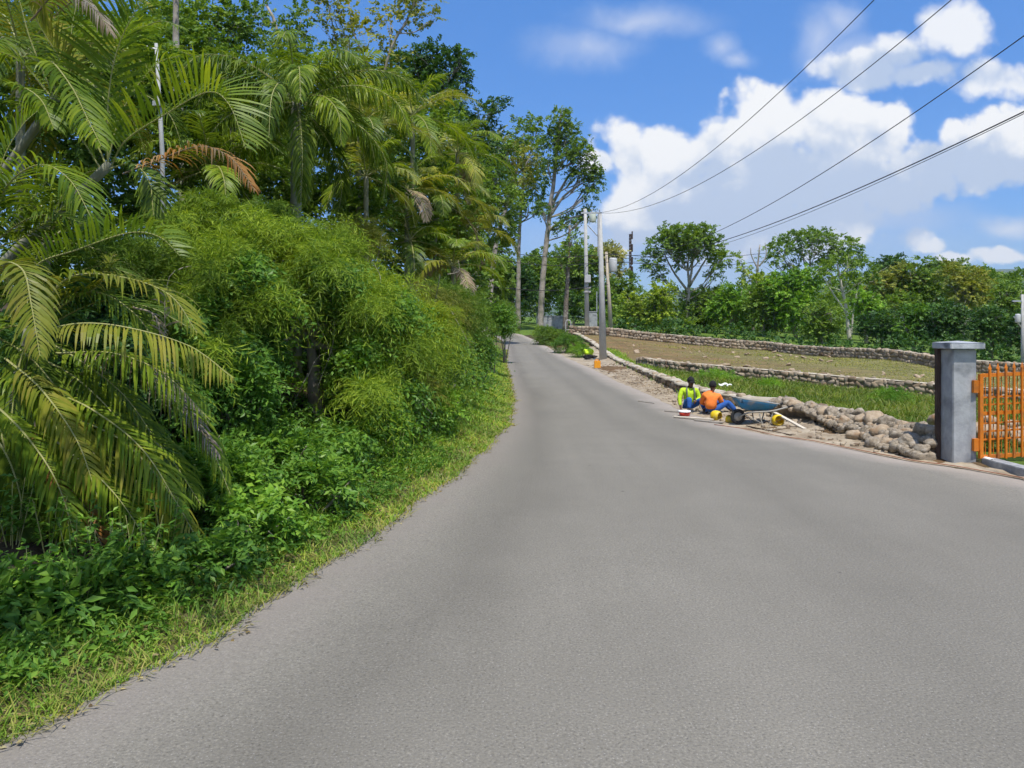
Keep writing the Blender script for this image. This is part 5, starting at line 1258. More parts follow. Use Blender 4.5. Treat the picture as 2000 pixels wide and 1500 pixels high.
for i, (py0, py1) in enumerate(((500, 497), (518, 512), (573, 556))):
    a = P(940, py0 - 14, 70); b_ = P(1188, py1, 79); mid_ = (a + b_) / 2 - UP * .5
    mb = MB(); mb.tube(bez([a, mid_, b_], 30), .03, 5); tag(mb.build('service_cable', WIRE, None, True), ('upper', 'middle', 'lower')[i] + ' cable strung across the road end between the poles', 'cable', 'cables at the road end')
for i, (py0, py1) in enumerate(((497, 494), (511, 510))):
    a = P(1188, py0, 80); b_ = P(1500, py1, 120); mb = MB(); mb.tube(bez([a, (a + b_) / 2 - UP * .6, b_], 30), .035, 5)
    tag(mb.build('service_cable', WIRE, None, True), ('upper', 'lower')[i] + ' cable passing behind the dark lattice mast', 'cable', 'cables behind the mast')

# ------------------------------------------------------------------ road end: walls, gate posts, tank
f = P(1076, 648, 84); f[2] = g1(f[0], f[1]); root = empty('block_wall', f, 'weathered grey block wall with posts at the end of the road', 'wall')
mb = MB(); mb.box((0, 0, .62), (2.6, .22, 1.5), bevel=.02); mb.build('panel', CONC, root)
for x_ in (-1.45, 1.45): mb = MB(); mb.box((x_, -.02, .68), (.3, .3, 1.6), bevel=.02); mb.build('post', CONCP, root)
mb = MB(); mb.box((0, 0, 1.41), (2.6, .3, .08)); mb.build('coping', CONC, root)
f = P(1109, 646, 79); f[2] = g1(f[0], f[1]); root = empty('gate_post', f, 'small white arched gate post right of the vine-wrapped trunk', 'post')
mb = MB(); mb.tube(bez([(-.25, -.5, 0), (-.25, -.5, 1.05), (0, -.5, 1.3), (.25, -.5, 1.05), (.25, -.5, 0)], 20), .06, 8); mb.build('hoop', CONCP, root, True)
mb = MB(); mb.box((0, -.5, .3), (.5, .08, .08)); mb.build('rail', CONCP, root)
f = P(1157, 638, 84); f[2] = g1(f[0], f[1]); root = empty('water_tank', f, 'grey box tank behind the second white pole', 'tank')
mb = MB(); mb.box((0, 0, .9), (1.0, .8, 1.9), bevel=.05); mb.build('body', CONC, root); mb = MB(); mb.box((0, 0, 1.9), (1.08, .88, .1), bevel=.03); mb.build('lid', CONC, root)
mb = MB(); mb.tube([(.45, -.3, 1.9), (.45, -.3, 4.1)], .06, 6); mb.build('pipe', STEEL, root)
# PART4
# ------------------------------------------------------------------ RIGHT: trees above the upper wall
G4 = 'trees above the upper wall'
tree('umbrella_tree', 'round-headed tree on pale forked limbs standing alone in the middle of the tree line', 92, [(1342, 652), (1343, 600), (1346, 560), (1344, 530)],
     [(1340, 462, 42, 22), (1298, 482, 38, 28), (1384, 480, 38, 28), (1276, 512, 26, 22), (1405, 508, 24, 26), (1340, 490, 36, 16), (1310, 452, 28, 12), (1368, 455, 26, 14), (1395, 535, 16, 10), (1290, 535, 14, 10), (1330, 515, 14, 10), (1355, 475, 40, 24), (1318, 470, 34, 22)], 'mid', BARK, .36, 3.2, shell=.4, group=G4, extra=[[(1344, 570), (1315, 530), (1295, 490)], [(1346, 560), (1370, 520), (1390, 490)], [(1345, 560), (1352, 510), (1340, 470)]])
tree('umbrella_tree', 'wide flat-topped tree with layered branches above the right tree line', 112, [(1592, 640), (1586, 590), (1580, 540), (1582, 520)],
     [(1522, 485, 36, 15), (1560, 466, 40, 16), (1605, 464, 42, 17), (1648, 480, 36, 17), (1675, 508, 26, 16), (1508, 508, 24, 11), (1580, 490, 40, 10), (1625, 505, 30, 11), (1550, 520, 24, 9), (1600, 520, 26, 9), (1580, 462, 40, 10), (1640, 500, 36, 14)], 'mid', BARK, .34, 2.8, shell=.25, group=G4, extra=[[(1584, 570), (1545, 525), (1520, 490)], [(1582, 560), (1610, 520), (1650, 490)], [(1583, 550), (1570, 510), (1565, 475)]])
tree('broadleaf_tree', 'tree with twin pale bare stems in the middle of the right tree line', 84, [(1660, 655), (1652, 600), (1642, 550), (1635, 515)],
     [(1640, 520, 32, 22), (1680, 530, 30, 22), (1665, 505, 25, 15), (1610, 540, 26, 18), (1700, 555, 26, 18), (1650, 550, 34, 16)], 'mid', surfmat('bark_white', [(.42, .38, .31), (.6, .56, .48)], 3, .9, .3), .24, 1.9, group=G4, extra=[[(1662, 655), (1668, 600), (1676, 560), (1680, 530)], [(1652, 610), (1625, 570), (1610, 545)]])
tree('broadleaf_tree', 'ragged tree with bare twisted top twigs left of the flat-topped tree', 104, [(1470, 650), (1474, 580), (1480, 520), (1484, 478)], [(1470, 545, 26, 22), (1452, 525, 14, 10), (1440, 505, 8, 8), (1490, 550, 26, 20), (1480, 580, 34, 24)], 'yell', BARK, .24, 2.0, group=G4, extra=[[(1480, 525), (1468, 500), (1466, 484)], [(1483, 520), (1496, 500), (1494, 474)]])
right = [
 ('bright yellow-green shrubby tree left of the round-headed tree', 1292, 600, 86, 34, 52, 'yell'),
 ('small bright tree beside the slim wooden pole', 1240, 608, 88, 30, 42, 'yell'),
 ('leafy tree with a pale stem under the round-headed tree', 1380, 605, 92, 42, 50, 'mid'),
 ('bushy tree right of the round-headed tree', 1428, 600, 90, 46, 58, 'fresh'),
 ('wide bushy tree below the ragged twiggy tree', 1490, 600, 88, 52, 62, 'mid'),
 ('light green rounded tree below the flat-topped tree', 1550, 590, 86, 56, 70, 'fresh'),
 ('shadowy rounded tree between the twin stems and the flat top', 1605, 635, 78, 42, 52, 'mid'),
 ('dark dense tree right of the twin stems', 1725, 640, 72, 52, 52, 'dark'),
 ('olive wide tree behind the dark dense tree', 1735, 560, 98, 62, 50, 'olive'),
 ('tall olive tree with thin limbs on the right slope', 1805, 555, 96, 56, 48, 'mid'),
 ('big dark spreading tree behind the pillar', 1850, 635, 66, 62, 58, 'dark'),
 ('deep green tree left of the pillar cap', 1785, 640, 68, 42, 50, 'broad'),
 ('olive tree with slanting bare limbs above the pillar', 1885, 560, 92, 56, 52, 'olive'),
 ('far tree with a ragged top on the right skyline', 1840, 526, 125, 54, 26, 'mid'),
 ('far flat tree on the skyline right of the flat-topped tree', 1740, 520, 128, 50, 26, 'dark'),
 ('far tree at the right end of the skyline', 1935, 545, 120, 52, 30, 'mid'),
 ('leafy tree behind the orange gate', 1935, 650, 62, 46, 56, 'dark'),
 ('tree beside the pale pole at the right edge', 1975, 595, 80, 46, 50, 'mid'),
 ('dense tree at the right picture edge beyond the gate', 2010, 655, 60, 46, 56, 'dark'),
 ('pale stemmed tree in the gap between the twin stems and dark tree', 1690, 600, 80, 32, 40, 'fresh'),
]
for (lab, px, py, D, rx, ry, mt) in right:
    bl = [(px + rng.uniform(-.62, .62) * rx, py + rng.uniform(-.65, .5) * ry, rx * rng.uniform(.38, .52), ry * rng.uniform(.28, .42)) for _ in range(9)] + [(px, py + ry * .15, rx * .7, ry * .7)]
    g = g1((px - 1000) * D / F, D); fy_ = HZ + (CAMH - g) * F / D
    tree('broadleaf_tree', lab, D, [(px + rng.uniform(-6, 6), fy_), (px, (fy_ + py) / 2 + 4), (px + rng.uniform(-5, 5), py - ry * .3)], bl, mt, BARK, .16 + D * .0008, 2.6, group=G4, extra=[[(px, (fy_ + py) / 2), (px - rx * .4, py), (px - rx * .5, py - ry * .5)], [(px, (fy_ + py) / 2 + 6), (px + rx * .3, py), (px + rx * .45, py - ry * .55)]], low=-.95)
# far wood closing the view
V_ = []
for px in range(1180, 2130, 46):
    D = 108 + 10 * math.sin(px); m_ = D / F; py = np.interp(px, [1180, 1300, 1420, 1480, 1650, 1750, 2000, 2100], [570, 580, 575, 555, 545, 535, 540, 540]) + rng.uniform(-6, 12)
    V_.append((P(px, py + 18, D), (44 * m_, 3.0, 34 * m_))); V_.append((P(px + 20, py + 62, D - 6), (44 * m_, 3.0, 40 * m_)))
for px in range(880, 1190, 40):
    D = 118; m_ = D / F; V_.append((P(px, 560 + rng.uniform(-10, 10), D), (40 * m_, 3.0, 70 * m_)))
tag(link('far_wood', quads_mesh('far_wood', blob_foliage(V_, 'tree', 2.4, 1.0, shell=.6)), [LM['mid']]), 'dark wood closing the view behind the nearer trees', 'wood', kind='stuff')
V_ = []
for px in range(1205, 2060, 26):
    x_ = None
    D = float(np.interp(px, [1205, 1300, 1500, 1700, 1835, 2060], [84, 82, 77, 66, 60, 52])); c = P(px, 0, D); g = g1(c[0], D); m_ = D / F
    hgt_ = rng.uniform(.3, 1.3); V_.append((np.array([c[0], D + rng.uniform(0, 2), g + hgt_ * .6]), (20 * m_ + .3, 1.0, hgt_)))
tag(link('hedge_bank', quads_mesh('hedge_bank', blob_foliage(V_, 'tree', 1.8, 1.0, shell=.5)), [LM['dark']]), 'low scrub at the foot of the trees above the upper wall', 'scrub', kind='stuff')  # dark leaf colour stands in for shadow below the trees

# small fan-leaved plant in the field
p = P(1698, 752, 35.5); g = g1(p[0], p[1]); root = empty('young_palm', (p[0], p[1], g), 'small young palm-like plant growing on the brown field above the middle wall', 'plant')
for i in range(9):
    a = i * 2.4; h_ = np.array([math.cos(a), math.sin(a), 0]); e = .35 + .75 * rng.random()
    pts = [np.zeros(3), (h_ * math.cos(e) + UP * math.sin(e)) * .45, h_ * .95 + UP * (.55 * math.sin(e))]
    link('frond', frond_mesh('frond', pts, nl=16, Lmax=.32, w=.035, rr=.012), [LM['fresh'], RACH], root)
mb = MB(); mb.tube([(0, 0, -.05), (0, 0, .2)], .06, 8); mb.build('stem', PBARK, root)
# scraps of white paper in the grass
for i, (px, py, D, lab) in enumerate(((1412, 757, 27.5, 'larger white scrap lying in the lush grass'), (1424, 760, 27.2, 'smaller white scrap lying in the lush grass'))):
    p = P(px, py, D); mb = MB(); n = 6; s_ = .16 if i == 0 else .09
    X_, Y_ = np.meshgrid(np.linspace(-s_, s_, n), np.linspace(-s_ * .5, s_ * .5, n), indexing='ij'); Z_ = .03 * np.sin(X_ * 20 + i) + .03 * np.cos(Y_ * 31)
    k = np.arange(n * n).reshape(n, n); Fq = np.stack([k[:-1, :-1], k[1:, :-1], k[1:, 1:], k[:-1, 1:]], -1).reshape(-1, 4)
    V = np.stack([X_, Y_, Z_], -1).reshape(-1, 3); mb.add(V, [Fq]); mb.add(V + np.array([0, 0, .012]), [Fq])
    tag(mb.build('paper_scrap', surfmat('paper', [(.7, .7, .66), (.8, .8, .77)], 5, .9, 0), None, False, (p[0], p[1], g1(p[0], p[1]) + .19)), lab, 'litter', 'white scraps in the grass')

# ------------------------------------------------------------------ people
def skin_mesh(name, V, E, R, sub=2, rootv=0, mat=None, parent=None):
    me = bpy.data.meshes.new(name); me.from_pydata([tuple(v) for v in V], E, [])
    o = bpy.data.objects.new(name, me); COL.objects.link(o)
    sk = o.modifiers.new('skin', 'SKIN'); sk.use_smooth_shade = True; sk.branch_smoothing = .6
    for i, r in enumerate(R):
        r = (r, r) if np.isscalar(r) else r
        me.skin_vertices[0].data[i].radius = r
        me.skin_vertices[0].data[i].use_root = (i == rootv)
    ss_ = o.modifiers.new('sub', 'SUBSURF'); ss_.levels = sub; ss_.render_levels = sub
    dg = bpy.context.evaluated_depsgraph_get(); ev = o.evaluated_get(dg); m2 = bpy.data.meshes.new_from_object(ev)
    m2.name = name; bpy.data.objects.remove(o); bpy.data.meshes.remove(me)
    for p_ in m2.polygons: p_.use_smooth = True
    m2.materials.clear(); m2.materials.append(mat)
    return link(name, m2, [mat], parent)
SKIN = surfmat('brown_skin', [(.10, .05, .03), (.14, .075, .045)], 8, .5, .05)
JEAN = surfmat('blue_denim', [(.015, .06, .24), (.03, .12, .40)], 9, .85, .5, bscale=8, dist=.04)
BOOT = surfmat('dark_boot', [(.02, .018, .016), (.05, .04, .035)], 8, .7, .2)
BLK = surfmat('black_cloth', [(.008, .008, .009), (.02, .02, .022)], 9, .9, .2)
def person(label, loc, J, shirt, head_cover, rz=0):
    root = empty('person', loc, label, 'person', rz=rz)
    a = {k: np.array(v, float) for k, v in J.items()}
    V, E, R = [], [], []
    def add(p, r, par=None):
        V.append(np.array(p, float)); R.append(r)
        if par is not None: E.append((par, len(V) - 1))
        return len(V) - 1
    pel = add(a['pel'], .10); spi = add(a['spi'], .105, pel); che = add(a['che'], .11, spi); nek = add(a['nek'], .052, che)
    hd = norm(a['hd'] - a['nek']); fw = a['fw'] / np.linalg.norm(a['fw'])
    j1 = add(a['nek'] + hd * .05 + fw * .01, .055, nek); j2 = add(a['nek'] + hd * .13 + fw * .02, (.072, .085), j1); j3 = add(a['nek'] + hd * .2 + fw * .012, (.074, .09), j2); add(a['nek'] + hd * .25, (.05, .06), j3)
    for s_ in 'LR':
        sh = add(a['sh' + s_], .058, che); el = add(a['el' + s_], .042, sh); wr = add(a['wr' + s_], .03, el)
        hdr = norm(a['wr' + s_] - a['el' + s_] + a.get('hb' + s_, np.zeros(3)))
        ref = norm(np.cross(hdr, fw + .01)); pn = np.cross(ref, hdr)
        pm = add(a['wr' + s_] + hdr * .045, (.036, .018), wr)
        pk = add(a['wr' + s_] + hdr * .085, (.038, .015), pm)
        for q, (of, ln) in enumerate(((-.03, .065), (-.01, .078), (.01, .073), (.028, .058))):
            f1_ = add(V[pk] + ref * of + hdr * ln * .5, .009, pk); add(V[f1_] + hdr * ln * .35 + pn * .02, .008, f1_)
        th = add(V[pm] - ref * .038 + hdr * .02, .010, pm); add(V[th] + hdr * .035 - ref * .008, .009, th)
        hp = add(a['hip' + s_], .085, pel); kn = add(a['kn' + s_], .058, hp); an = add(a['an' + s_], .04, kn); add(a['ft' + s_], .035, an)
    skin_mesh('body', V, E, R, 2, 0, SKIN, root)
    # face
    fc = a['nek'] + hd * .15 + fw * .085; side = norm(np.cross(fw, hd))
    mb = MB(); mb.tube([fc + hd * .03, fc - hd * .012 + fw * .022, fc - hd * .02], [.008, .014, .01], 6); mb.build('nose', SKIN, root, True)
    for sg in (-1, 1):
        mb = MB(); b_ = rock_bm(1, 2, 0, 0); mb.bm(b_, fc + hd * .035 + side * sg * .032 - fw * .004, np.eye(3) * .022); mb.build('eye', BLK, root, True)
        mb = MB(); b_ = rock_bm(1, 2, 0, 0); mb.bm(b_, a['nek'] + hd * .15 + side * sg * .078 - fw * .005, np.diag([.03, .03, .06])); mb.build('ear', SKIN, root, True)
    mb = MB(); mb.tube([fc - hd * .05 + side * .025 + fw * .0, fc - hd * .05 + fw * .008, fc - hd * .05 - side * .025], .006, 5); mb.build('mouth', surfmat('lips', [(.12, .04, .03), (.15, .05, .04)], 5, .5, 0), root, True)
    # clothes follow the body
    V, E, R = [], [], []
    c0 = add(a['pel'] + (a['spi'] - a['pel']) * .0, (.185, .16)); c1 = add(a['spi'], (.18, .145), c0); c2 = add(a['che'], (.185, .14), c1); add(a['che'] + (a['nek'] - a['che']) * .85, (.11, .10), c2)
    for s_ in 'LR':
        sh = add(a['sh' + s_], .092, c2); el = add(a['el' + s_], .06, sh); add(a['el' + s_] + (a['wr' + s_] - a['el' + s_]) * .9, .046, el)
    o = skin_mesh('jacket', V, E, R, 2, 0, shirt, root)
    V, E, R = [], [], []
    c0 = add(a['pel'], (.14, .12)); add(a['pel'] + (a['spi'] - a['pel']) * .35, (.14, .115), c0)
    for s_ in 'LR':
        hp = add(a['hip' + s_], .10, c0); kn = add(a['kn' + s_], .075, hp); add(a['kn' + s_] + (a['an' + s_] - a['kn' + s_]) * .88, .058, kn)
    skin_mesh('trousers', V, E, R, 2, 0, JEAN, root)
    for s_ in 'LR':
        d_ = a['ft' + s_] - a['an' + s_]
        V, E, R = [], [], []
        q0 = add(a['an' + s_] + norm(a['kn' + s_] - a['an' + s_]) * .06, .05); q1 = add(a['an' + s_], .052, q0); q2 = add(a['an' + s_] + d_ * .6 - UP * .0, .048, q1); add(a['ft' + s_] + d_ * .15, .04, q2)
        skin_mesh('boot', V, E, R, 2, 0, BOOT, root)
    hc = a['nek'] + hd * .175 - fw * .005
    mb = MB(); bm = bmesh.new(); bmesh.ops.create_icosphere(bm, subdivisions=3, radius=1)
    M = np.stack([side, fw, hd], 1)
    for v in bm.verts:
        if head_cover == 'hair' : zz = -.55 if v.co.y < .25 else .25
        else: zz = -.35 if v.co.y < .2 else .1
        if v.co.z < zz: v.co.z = zz + (v.co.z - zz) * .08
        v.co = Vector(M @ np.array([v.co.x * .092, v.co.y * .108, v.co.z * .118]))
    mb.bm(bm, hc)
    if head_cover == 'cap':
        q = [hc + fw * .09 + side * x_ * .07 + hd * (.02 - .01 * x_ * x_) for x_ in (-1, -.5, 0, .5, 1)]; q2 = [p_ + fw * (.075 - .03 * x_ * x_) - hd * .012 for p_, x_ in zip(q, (-1, -.5, 0, .5, 1))]
        Vb = np.array(q + q2); Fb = [[i, i + 1, i + 6, i + 5] for i in range(4)]
        mb.add(Vb, [Fb]); mb.add(Vb - hd * .008, [Fb])
    mb.build(head_cover, BLK, root, True)
    return root, a, M
LIME = surfmat('lime_jacket', [(.40, .60, .02), (.52, .74, .03)], 7, .75, .55, bscale=7, dist=.05)
ORJ = surfmat('orange_shirt', [(.78, .18, .03), (.90, .26, .05)], 7, .8, .55, bscale=7, dist=.05)
gp = (4.62, 20.1, .02)
r_, a_, M_ = person('seated worker in a lime green jacket, blue jeans and black cap, facing the road', gp, dict(
 pel=(0, 0, .14), spi=(.01, 0, .36), che=(.02, -.02, .53), nek=(.035, -.035, .62), hd=(.05, -.08, .87), fw=(.25, -1, -.25),
 shL=(-.17, 0, .56), elL=(-.25, -.05, .33), wrL=(-.24, -.14, .12), shR=(.2, -.01, .56), elR=(.27, -.06, .33), wrR=(.14, -.22, .28),
 hipL=(-.09, -.03, .13), knL=(-.06, -.36, .36), anL=(-.09, -.44, .06), ftL=(-.10, -.58, .04), hipR=(.09, -.03, .13), knR=(.27, -.27, .32), anR=(.30, -.5, .06), ftR=(.32, -.63, .04)), LIME, 'cap')
GRY = surfmat('reflective_grey', [(.10, .13, .08), (.2, .22, .16)], 6, .5, .1)
for x_ in (-.09, .11):
    mb = MB(); mb.tube(bez([(x_ + .02, -.155, .30), (x_ + .015, -.165, .42), (x_ + .01, -.155, .52), (x_ * .9 + .01, -.1, .62)], 10), .022, 6); mb.build('vest_strap', GRY, r_, True)
op_ = (4.98, 19.25, .02)
r_, a_, M_ = person('seated worker in an orange shirt and blue jeans with his back turned', op_, dict(
 pel=(0, 0, .11), spi=(.0, .02, .32), che=(.03, .06, .49), nek=(.07, .115, .565), hd=(.11, .19, .81), fw=(.55, .8, -.3),
 shL=(.21, .03, .48), elL=(.31, .1, .27), wrL=(.37, .28, .24), shR=(-.13, .12, .49), elR=(-.17, .26, .27), wrR=(.02, .42, .22),
 hipL=(.09, .02, .11), knL=(.46, .1, .31), anL=(.66, .03, .07), ftL=(.79, .0, .045), hipR=(-.04, .10, .11), knR=(.38, .34, .33), anR=(.60, .26, .07), ftR=(.73, .24, .045)), ORJ, 'hair')

# ------------------------------------------------------------------ wheelbarrow
wb = P(1474, 831, 17.4); ang = math.radians(6)
root = empty('wheelbarrow', (wb[0], wb[1], shoulder_z(wb[0], wb[1]) - .01), 'worn blue wheelbarrow full of sand standing beside the workers', 'wheelbarrow', rz=ang); root.scale = (.94, .94, .94)
BLUE = surfmat('worn_blue_paint', [(.08, .19, .30), (.03, .20, .42), (.02, .22, .50)], 2.6, .55, .2, stain=((.28, .28, .26), 3.4))
MUD = surfmat('cement_grey_tube', [(.26, .25, .22), (.36, .34, .30)], 6, .8, .2)
def shell(rim, bot, mb):
    mb.add(np.array(list(rim) + list(bot)), [[[0, 1, 5, 4], [1, 2, 6, 5], [2, 3, 7, 6], [3, 0, 4, 7], [4, 5, 6, 7]]])
rim = [(-.50, -.30, .655), (.50, -.28, .50), (.50, .28, .50), (-.50, .30, .655)]; bot = [(-.33, -.2, .36), (.34, -.19, .34), (.34, .19, .34), (-.33, .2, .36)]
bm = bmesh.new(); vs_ = [bm.verts.new(v) for v in rim + bot]
for f_ in [(0, 1, 5, 4), (1, 2, 6, 5), (2, 3, 7, 6), (3, 0, 4, 7), (4, 5, 6, 7)]: bm.faces.new([vs_[i] for i in f_])
bmesh.ops.bevel(bm, geom=[e for e in bm.edges if not e.is_boundary], offset=.05, segments=3, affect='EDGES')
bmesh.ops.recalc_face_normals(bm, faces=bm.faces); bmesh.ops.solidify(bm, geom=bm.faces[:], thickness=.008)
mb = MB(); mb.bm(bm); tray = mb.build('tray', BLUE, root, True)
mb = MB(); rp = np.array(rim + rim[:1]); mb.tube(np.concatenate([np.linspace(rp[i], rp[i + 1], 6)[:-1] for i in range(4)] + [rp[:1]]), .014, 6); mb.build('rim', MUD, tray, True)
n = 14; Xs, Ys = np.meshgrid(np.linspace(-.44, .46, n), np.linspace(-.25, .25, n), indexing='ij'); Zs = .615 - .15 * (Xs + .52) - .05 + .05 * np.cos(Xs * 3) * np.cos(Ys * 5) + .012 * fbm(Xs, Ys, 14, 2)
k = np.arange(n * n).reshape(n, n); mb = MB(); mb.add(np.stack([Xs, Ys, Zs], -1).reshape(-1, 3), [np.stack([k[:-1, :-1], k[1:, :-1], k[1:, 1:], k[:-1, 1:]], -1).reshape(-1, 4)])
tag(mb.build('sand_load', DIRT, root, True))
fm = MB()
for sg in (-1, 1): fm.tube(bez([(-.42, sg * .07, .19), (-.2, sg * .17, .30), (.3, sg * .24, .335), (.78, sg * .27, .45)], 16), .02, 8)
fm.tube([(-.42, -.09, .19), (-.42, .09, .19)], .014, 8); fm.tube([(.28, -.23, .33), (.28, .23, .33)], .015, 6); fm.build('frame', MUD, root, True)
for sg in (-1, 1):
    l_ = MB(); l_.tube(bez([(.02, sg * .2, .31), (.10, sg * .24, .02), (.26, sg * .24, .02), (.36, sg * .23, .34)], 16), .016, 8); l_.tube([(-.30, sg * .12, .25), (.10, sg * .24, .03)], .012, 6); l_.build('leg', MUD, root, True)
    h_ = MB(); h_.tube([(.70, sg * .266, .43), (.84, sg * .273, .465)], .025, 8); h_.build('grip', DK, root, True)
Mw = rotm('X', math.pi / 2)
w_ = MB(); aa = np.linspace(0, 2 * np.pi, 9); w_.lathe([(.145 + .042 * math.cos(t), .042 * math.sin(t)) for t in aa], (-.42, 0, .187), 26, Mw); wh = w_.build('wheel', DK, root, True)
w_ = MB(); w_.lathe([(0, -.02), (.05, -.03), (.06, -.012), (.115, -.016), (.118, .016), (.06, .012), (.05, .03), (0, .02)], (-.42, 0, .187), 20, Mw); w_.build('rim', MUD, wh, True)

# ------------------------------------------------------------------ tubs, boards, buckets
YEL = surfmat('yellow_plastic', [(.68, .47, .01), (.78, .56, .02)], 6, .45, .1, stain=((.45, .35, .14), 5))
def helmet(name, label, px, py, D, rot, r=.125, cat='tub', mat=YEL, group=None):
    p = P(px, py, D); p[2] = shoulder_z(p[0], p[1]) + r * .82
    root = empty(name, p, label, cat, group)
    mb = MB(); M = np.array(Matrix.Rotation(rot[0], 3, 'X') @ Matrix.Rotation(rot[1], 3, 'Y') @ Matrix.Rotation(rot[2], 3, 'Z'))
    mb.lathe([(0, -r), (r * .55, -r * .97), (r * .85, -r * .75), (r, -r * .3), (r, r * .45), (r * .78, r * .8), (r * .70, r * .82), (r * .72, r * .76), (r * .92, r * .4), (r * .92, -r * .3), (r * .78, -r * .68), (0, -r * .9)], (0, 0, 0), 22, M); mb.build('shell', mat, root, True)
    mb = MB(); t = np.linspace(-1, 1, 12); mb.tube(np.stack([r * .8 * t, 0 * t, r * .8 + r * .35 * (1 - t * t)], 1) @ M.T, .006, 5); mb.build('handle', RUST, root, True)
helmet('paint_tub', 'yellow plastic tub lying on its side right of the wheelbarrow', 1519, 823, 17.0, (math.radians(80), 0, math.radians(25)), .13, group='yellow tubs near the workers')
helmet('paint_tub', 'yellow tub tipped over at the feet of the orange-shirted worker', 1399, 814, 18.3, (math.radians(95), math.radians(40), 0), .125, group='yellow tubs near the workers')
helmet('paint_tub', 'smaller yellow tub standing left of the wheelbarrow wheel', 1425, 824, 17.75, (math.radians(15), math.radians(10), 0), .095, group='yellow tubs near the workers')
p = P(1337, 811, 19.2)
root = empty('basin', (p[0], p[1], ZR(p[1]) + .005), 'red plastic basin with a white rim on the road by the green-jacketed worker', 'basin')
mb = MB(); mb.lathe([(0, .0), (.12, 0), (.145, .09), (.135, .09), (.112, .012), (0, .012)], (0, 0, 0), 24); mb.build('bowl', surfmat('red_plastic', [(.62, .05, .03), (.7, .08, .05)], 4, .4, 0), root, True)
mb = MB(); mb.lathe([(.132, .092), (.132, .125), (.155, .125), (.155, .092)], (0, 0, 0), 24); mb.build('rim', surfmat('white_rim', [(.75, .74, .72), (.82, .81, .8)], 4, .4, 0), root, True)
mb = MB(); mb.lathe([(.0, .085), (.134, .085)], (0, 0, 0), 20); mb.build('mortar_fill', MORT, root)
TIM = surfmat('weathered_board', [(.26, .23, .20), (.42, .38, .33)], 3, .9, .3); TIMP = surfmat('pale_board', [(.5, .44, .35), (.62, .56, .46)], 3, .9, .3)
def board(label, a, b_, w, t, mat, name='board', cat='board'):
    a, b_ = np.array(a), np.array(b_); L = np.linalg.norm(b_ - a); o = MB(); o.box((L / 2, 0, 0), (L, w, t), bevel=.004)
    ob = o.build(name, mat, None, False); v = Vector(b_ - a); ob.location = a
    ob.rotation_euler = (0, -math.asin(v.z / L), math.atan2(v.y, v.x)); return tag(ob, label, cat, 'boards around the workers')
def onroad(px, py, lift): 
    D = F * CAMH / (py - HZ); q = P(px, py, D); q[2] += lift; return q
board('long pale board lying on the road in front of the workers', onroad(1316, 816, .03), onroad(1393, 822, .03), .11, .03, TIMP)
board('thin dark board on the road behind the red basin', onroad(1298, 804, .02), onroad(1346, 807, .02), .06, .03, TIM)
board('short grey board in front of the long pale board', onroad(1356, 822, .02), onroad(1412, 827, .02), .08, .025, TIM)
board('dark steel bar along the road edge under the wheelbarrow', onroad(1458, 834, .02), onroad(1545, 852, .02), .03, .03, RUST)
board('pale plank propped on the rubble right of the wheelbarrow', P(1508, 803, 17.3), P(1572, 838, 16.2), .09, .03, TIMP)
board('curved brown stick lying on the road near the shoulder', onroad(1246, 784, .01), onroad(1278, 788, .01), .03, .02, TIM)
# red guide string along the edge
pts = [onroad(1395, 830, .012)] + [np.array([XR(y_) - .13 + .03 * math.sin(y_ * 2), y_, ZR(y_) + .012]) for y_ in np.linspace(16.6, 9.0, 40)]
mb = MB(); mb.tube(bez(pts, 90), .008, 5); tag(mb.build('guide_string', surfmat('red_string', [(.30, .12, .07), (.38, .17, .10)], 5, .8, 0), None, True), 'faded red string stretched along the right road edge', 'string')
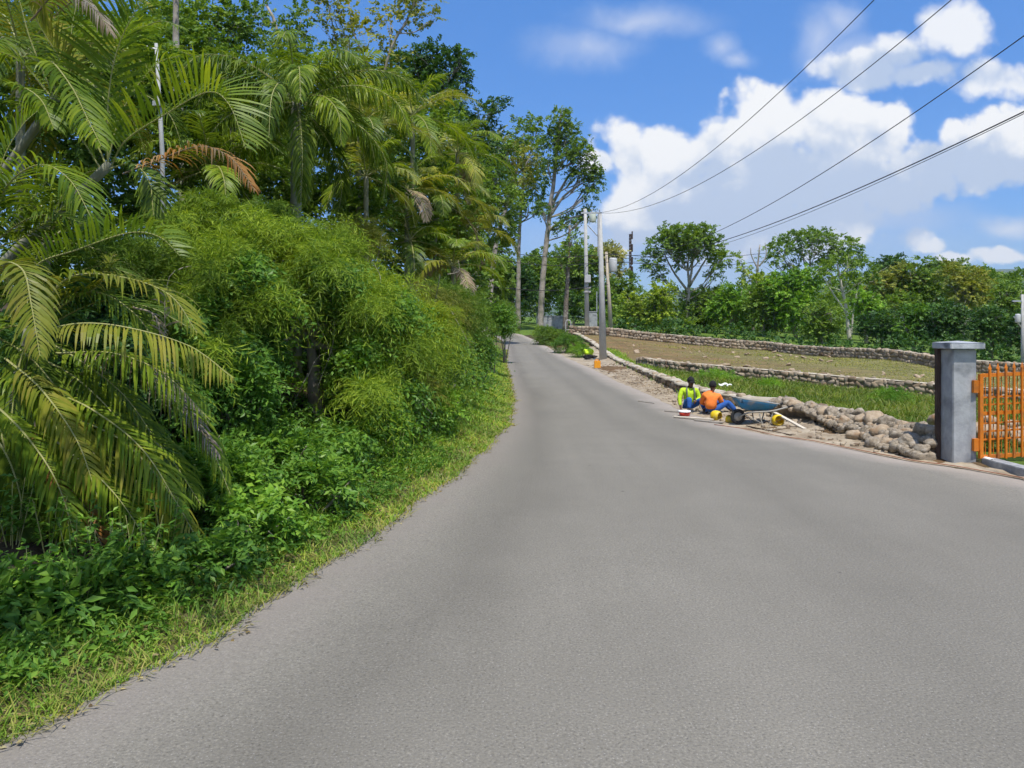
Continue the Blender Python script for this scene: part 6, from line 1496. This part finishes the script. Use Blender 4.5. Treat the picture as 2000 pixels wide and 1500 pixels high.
# orange jerrycan and bags by the near pole
OC = surfmat('orange_plastic', [(.75, .30, .015), (.85, .37, .03)], 5, .45, .1)
D = F * CAMH / (720 - HZ); p = P(1163, 720, D); root = empty('jerrycan', (p[0] + .1, p[1], ZR(D) + .03), 'orange plastic jerrycan at the road edge near the white pole', 'jerrycan')
mb = MB(); mb.box((0, 0, .2), (.34, .24, .40), bevel=.025); mb.build('body', OC, root, False)
mb = MB(); mb.tube(bez([(-.1, 0, .38), (-.09, 0, .46), (.04, 0, .46), (.05, 0, .38)], 12), .02, 6); mb.build('handle', OC, root, True)
mb = MB(); mb.lathe([(0, .43), (.035, .43), (.035, .37), (0, .37)], (.1, 0, 0), 12); mb.build('screw_cap', DK, root, True)
for (nm, lab, px, py, D, s_, mt) in (('plastic_bag', 'bright lime plastic bag lying on the shoulder left of the white pole', 1150, 688, 52, (.6, .5, .5), LIME), ('plastic_bag', 'black plastic bag lying below the lime bag', 1151, 697, 50.5, (.8, .5, .3), BLK)):
    p = P(px, py, D); mb = MB(); mb.bm(rock_bm(7 if mt is LIME else 13, 4, .5, .1), (0, 0, 0), np.diag(s_))
    o = mb.build(nm, mt, None, True, (p[0], p[1], max(p[2], g1(p[0], p[1]) + s_[2] * .35))); tag(o, lab, 'bag')
# faint rail fence far beyond the gate
f = np.array([16.5, 23.0, g1(16.5, 23.0)]); root = empty('bar_fence', f, 'dark iron bar fence in the distance behind the orange gate', 'fence')
mb = MB()
for i in range(22): mb.box((i * .2, 0, .55), (.022, .022, 1.1))
mb.build('bars', RUST, root)
for zz in (.2, 1.0): mb = MB(); mb.box((2.1, .024, zz), (4.3, .02, .04)); mb.build('rail', RUST, root)
# ------------------------------------------------------------------ thin air out to the mountains
HZM, hnt, hout = newmat('haze_air')
pvn = N(hnt, 'ShaderNodeVolumePrincipled'); pvn.inputs['Density'].default_value = .00011; pvn.inputs['Color'].default_value = (.78, .88, 1, 1); pvn.inputs['Anisotropy'].default_value = .2
hnt.links.new(pvn.outputs[0], hout.inputs['Volume'])
mb = MB(); mb.box((200, 1800, 208), (9400, 5200, 440)); tag(mb.build('haze', HZM), kind='stuff')
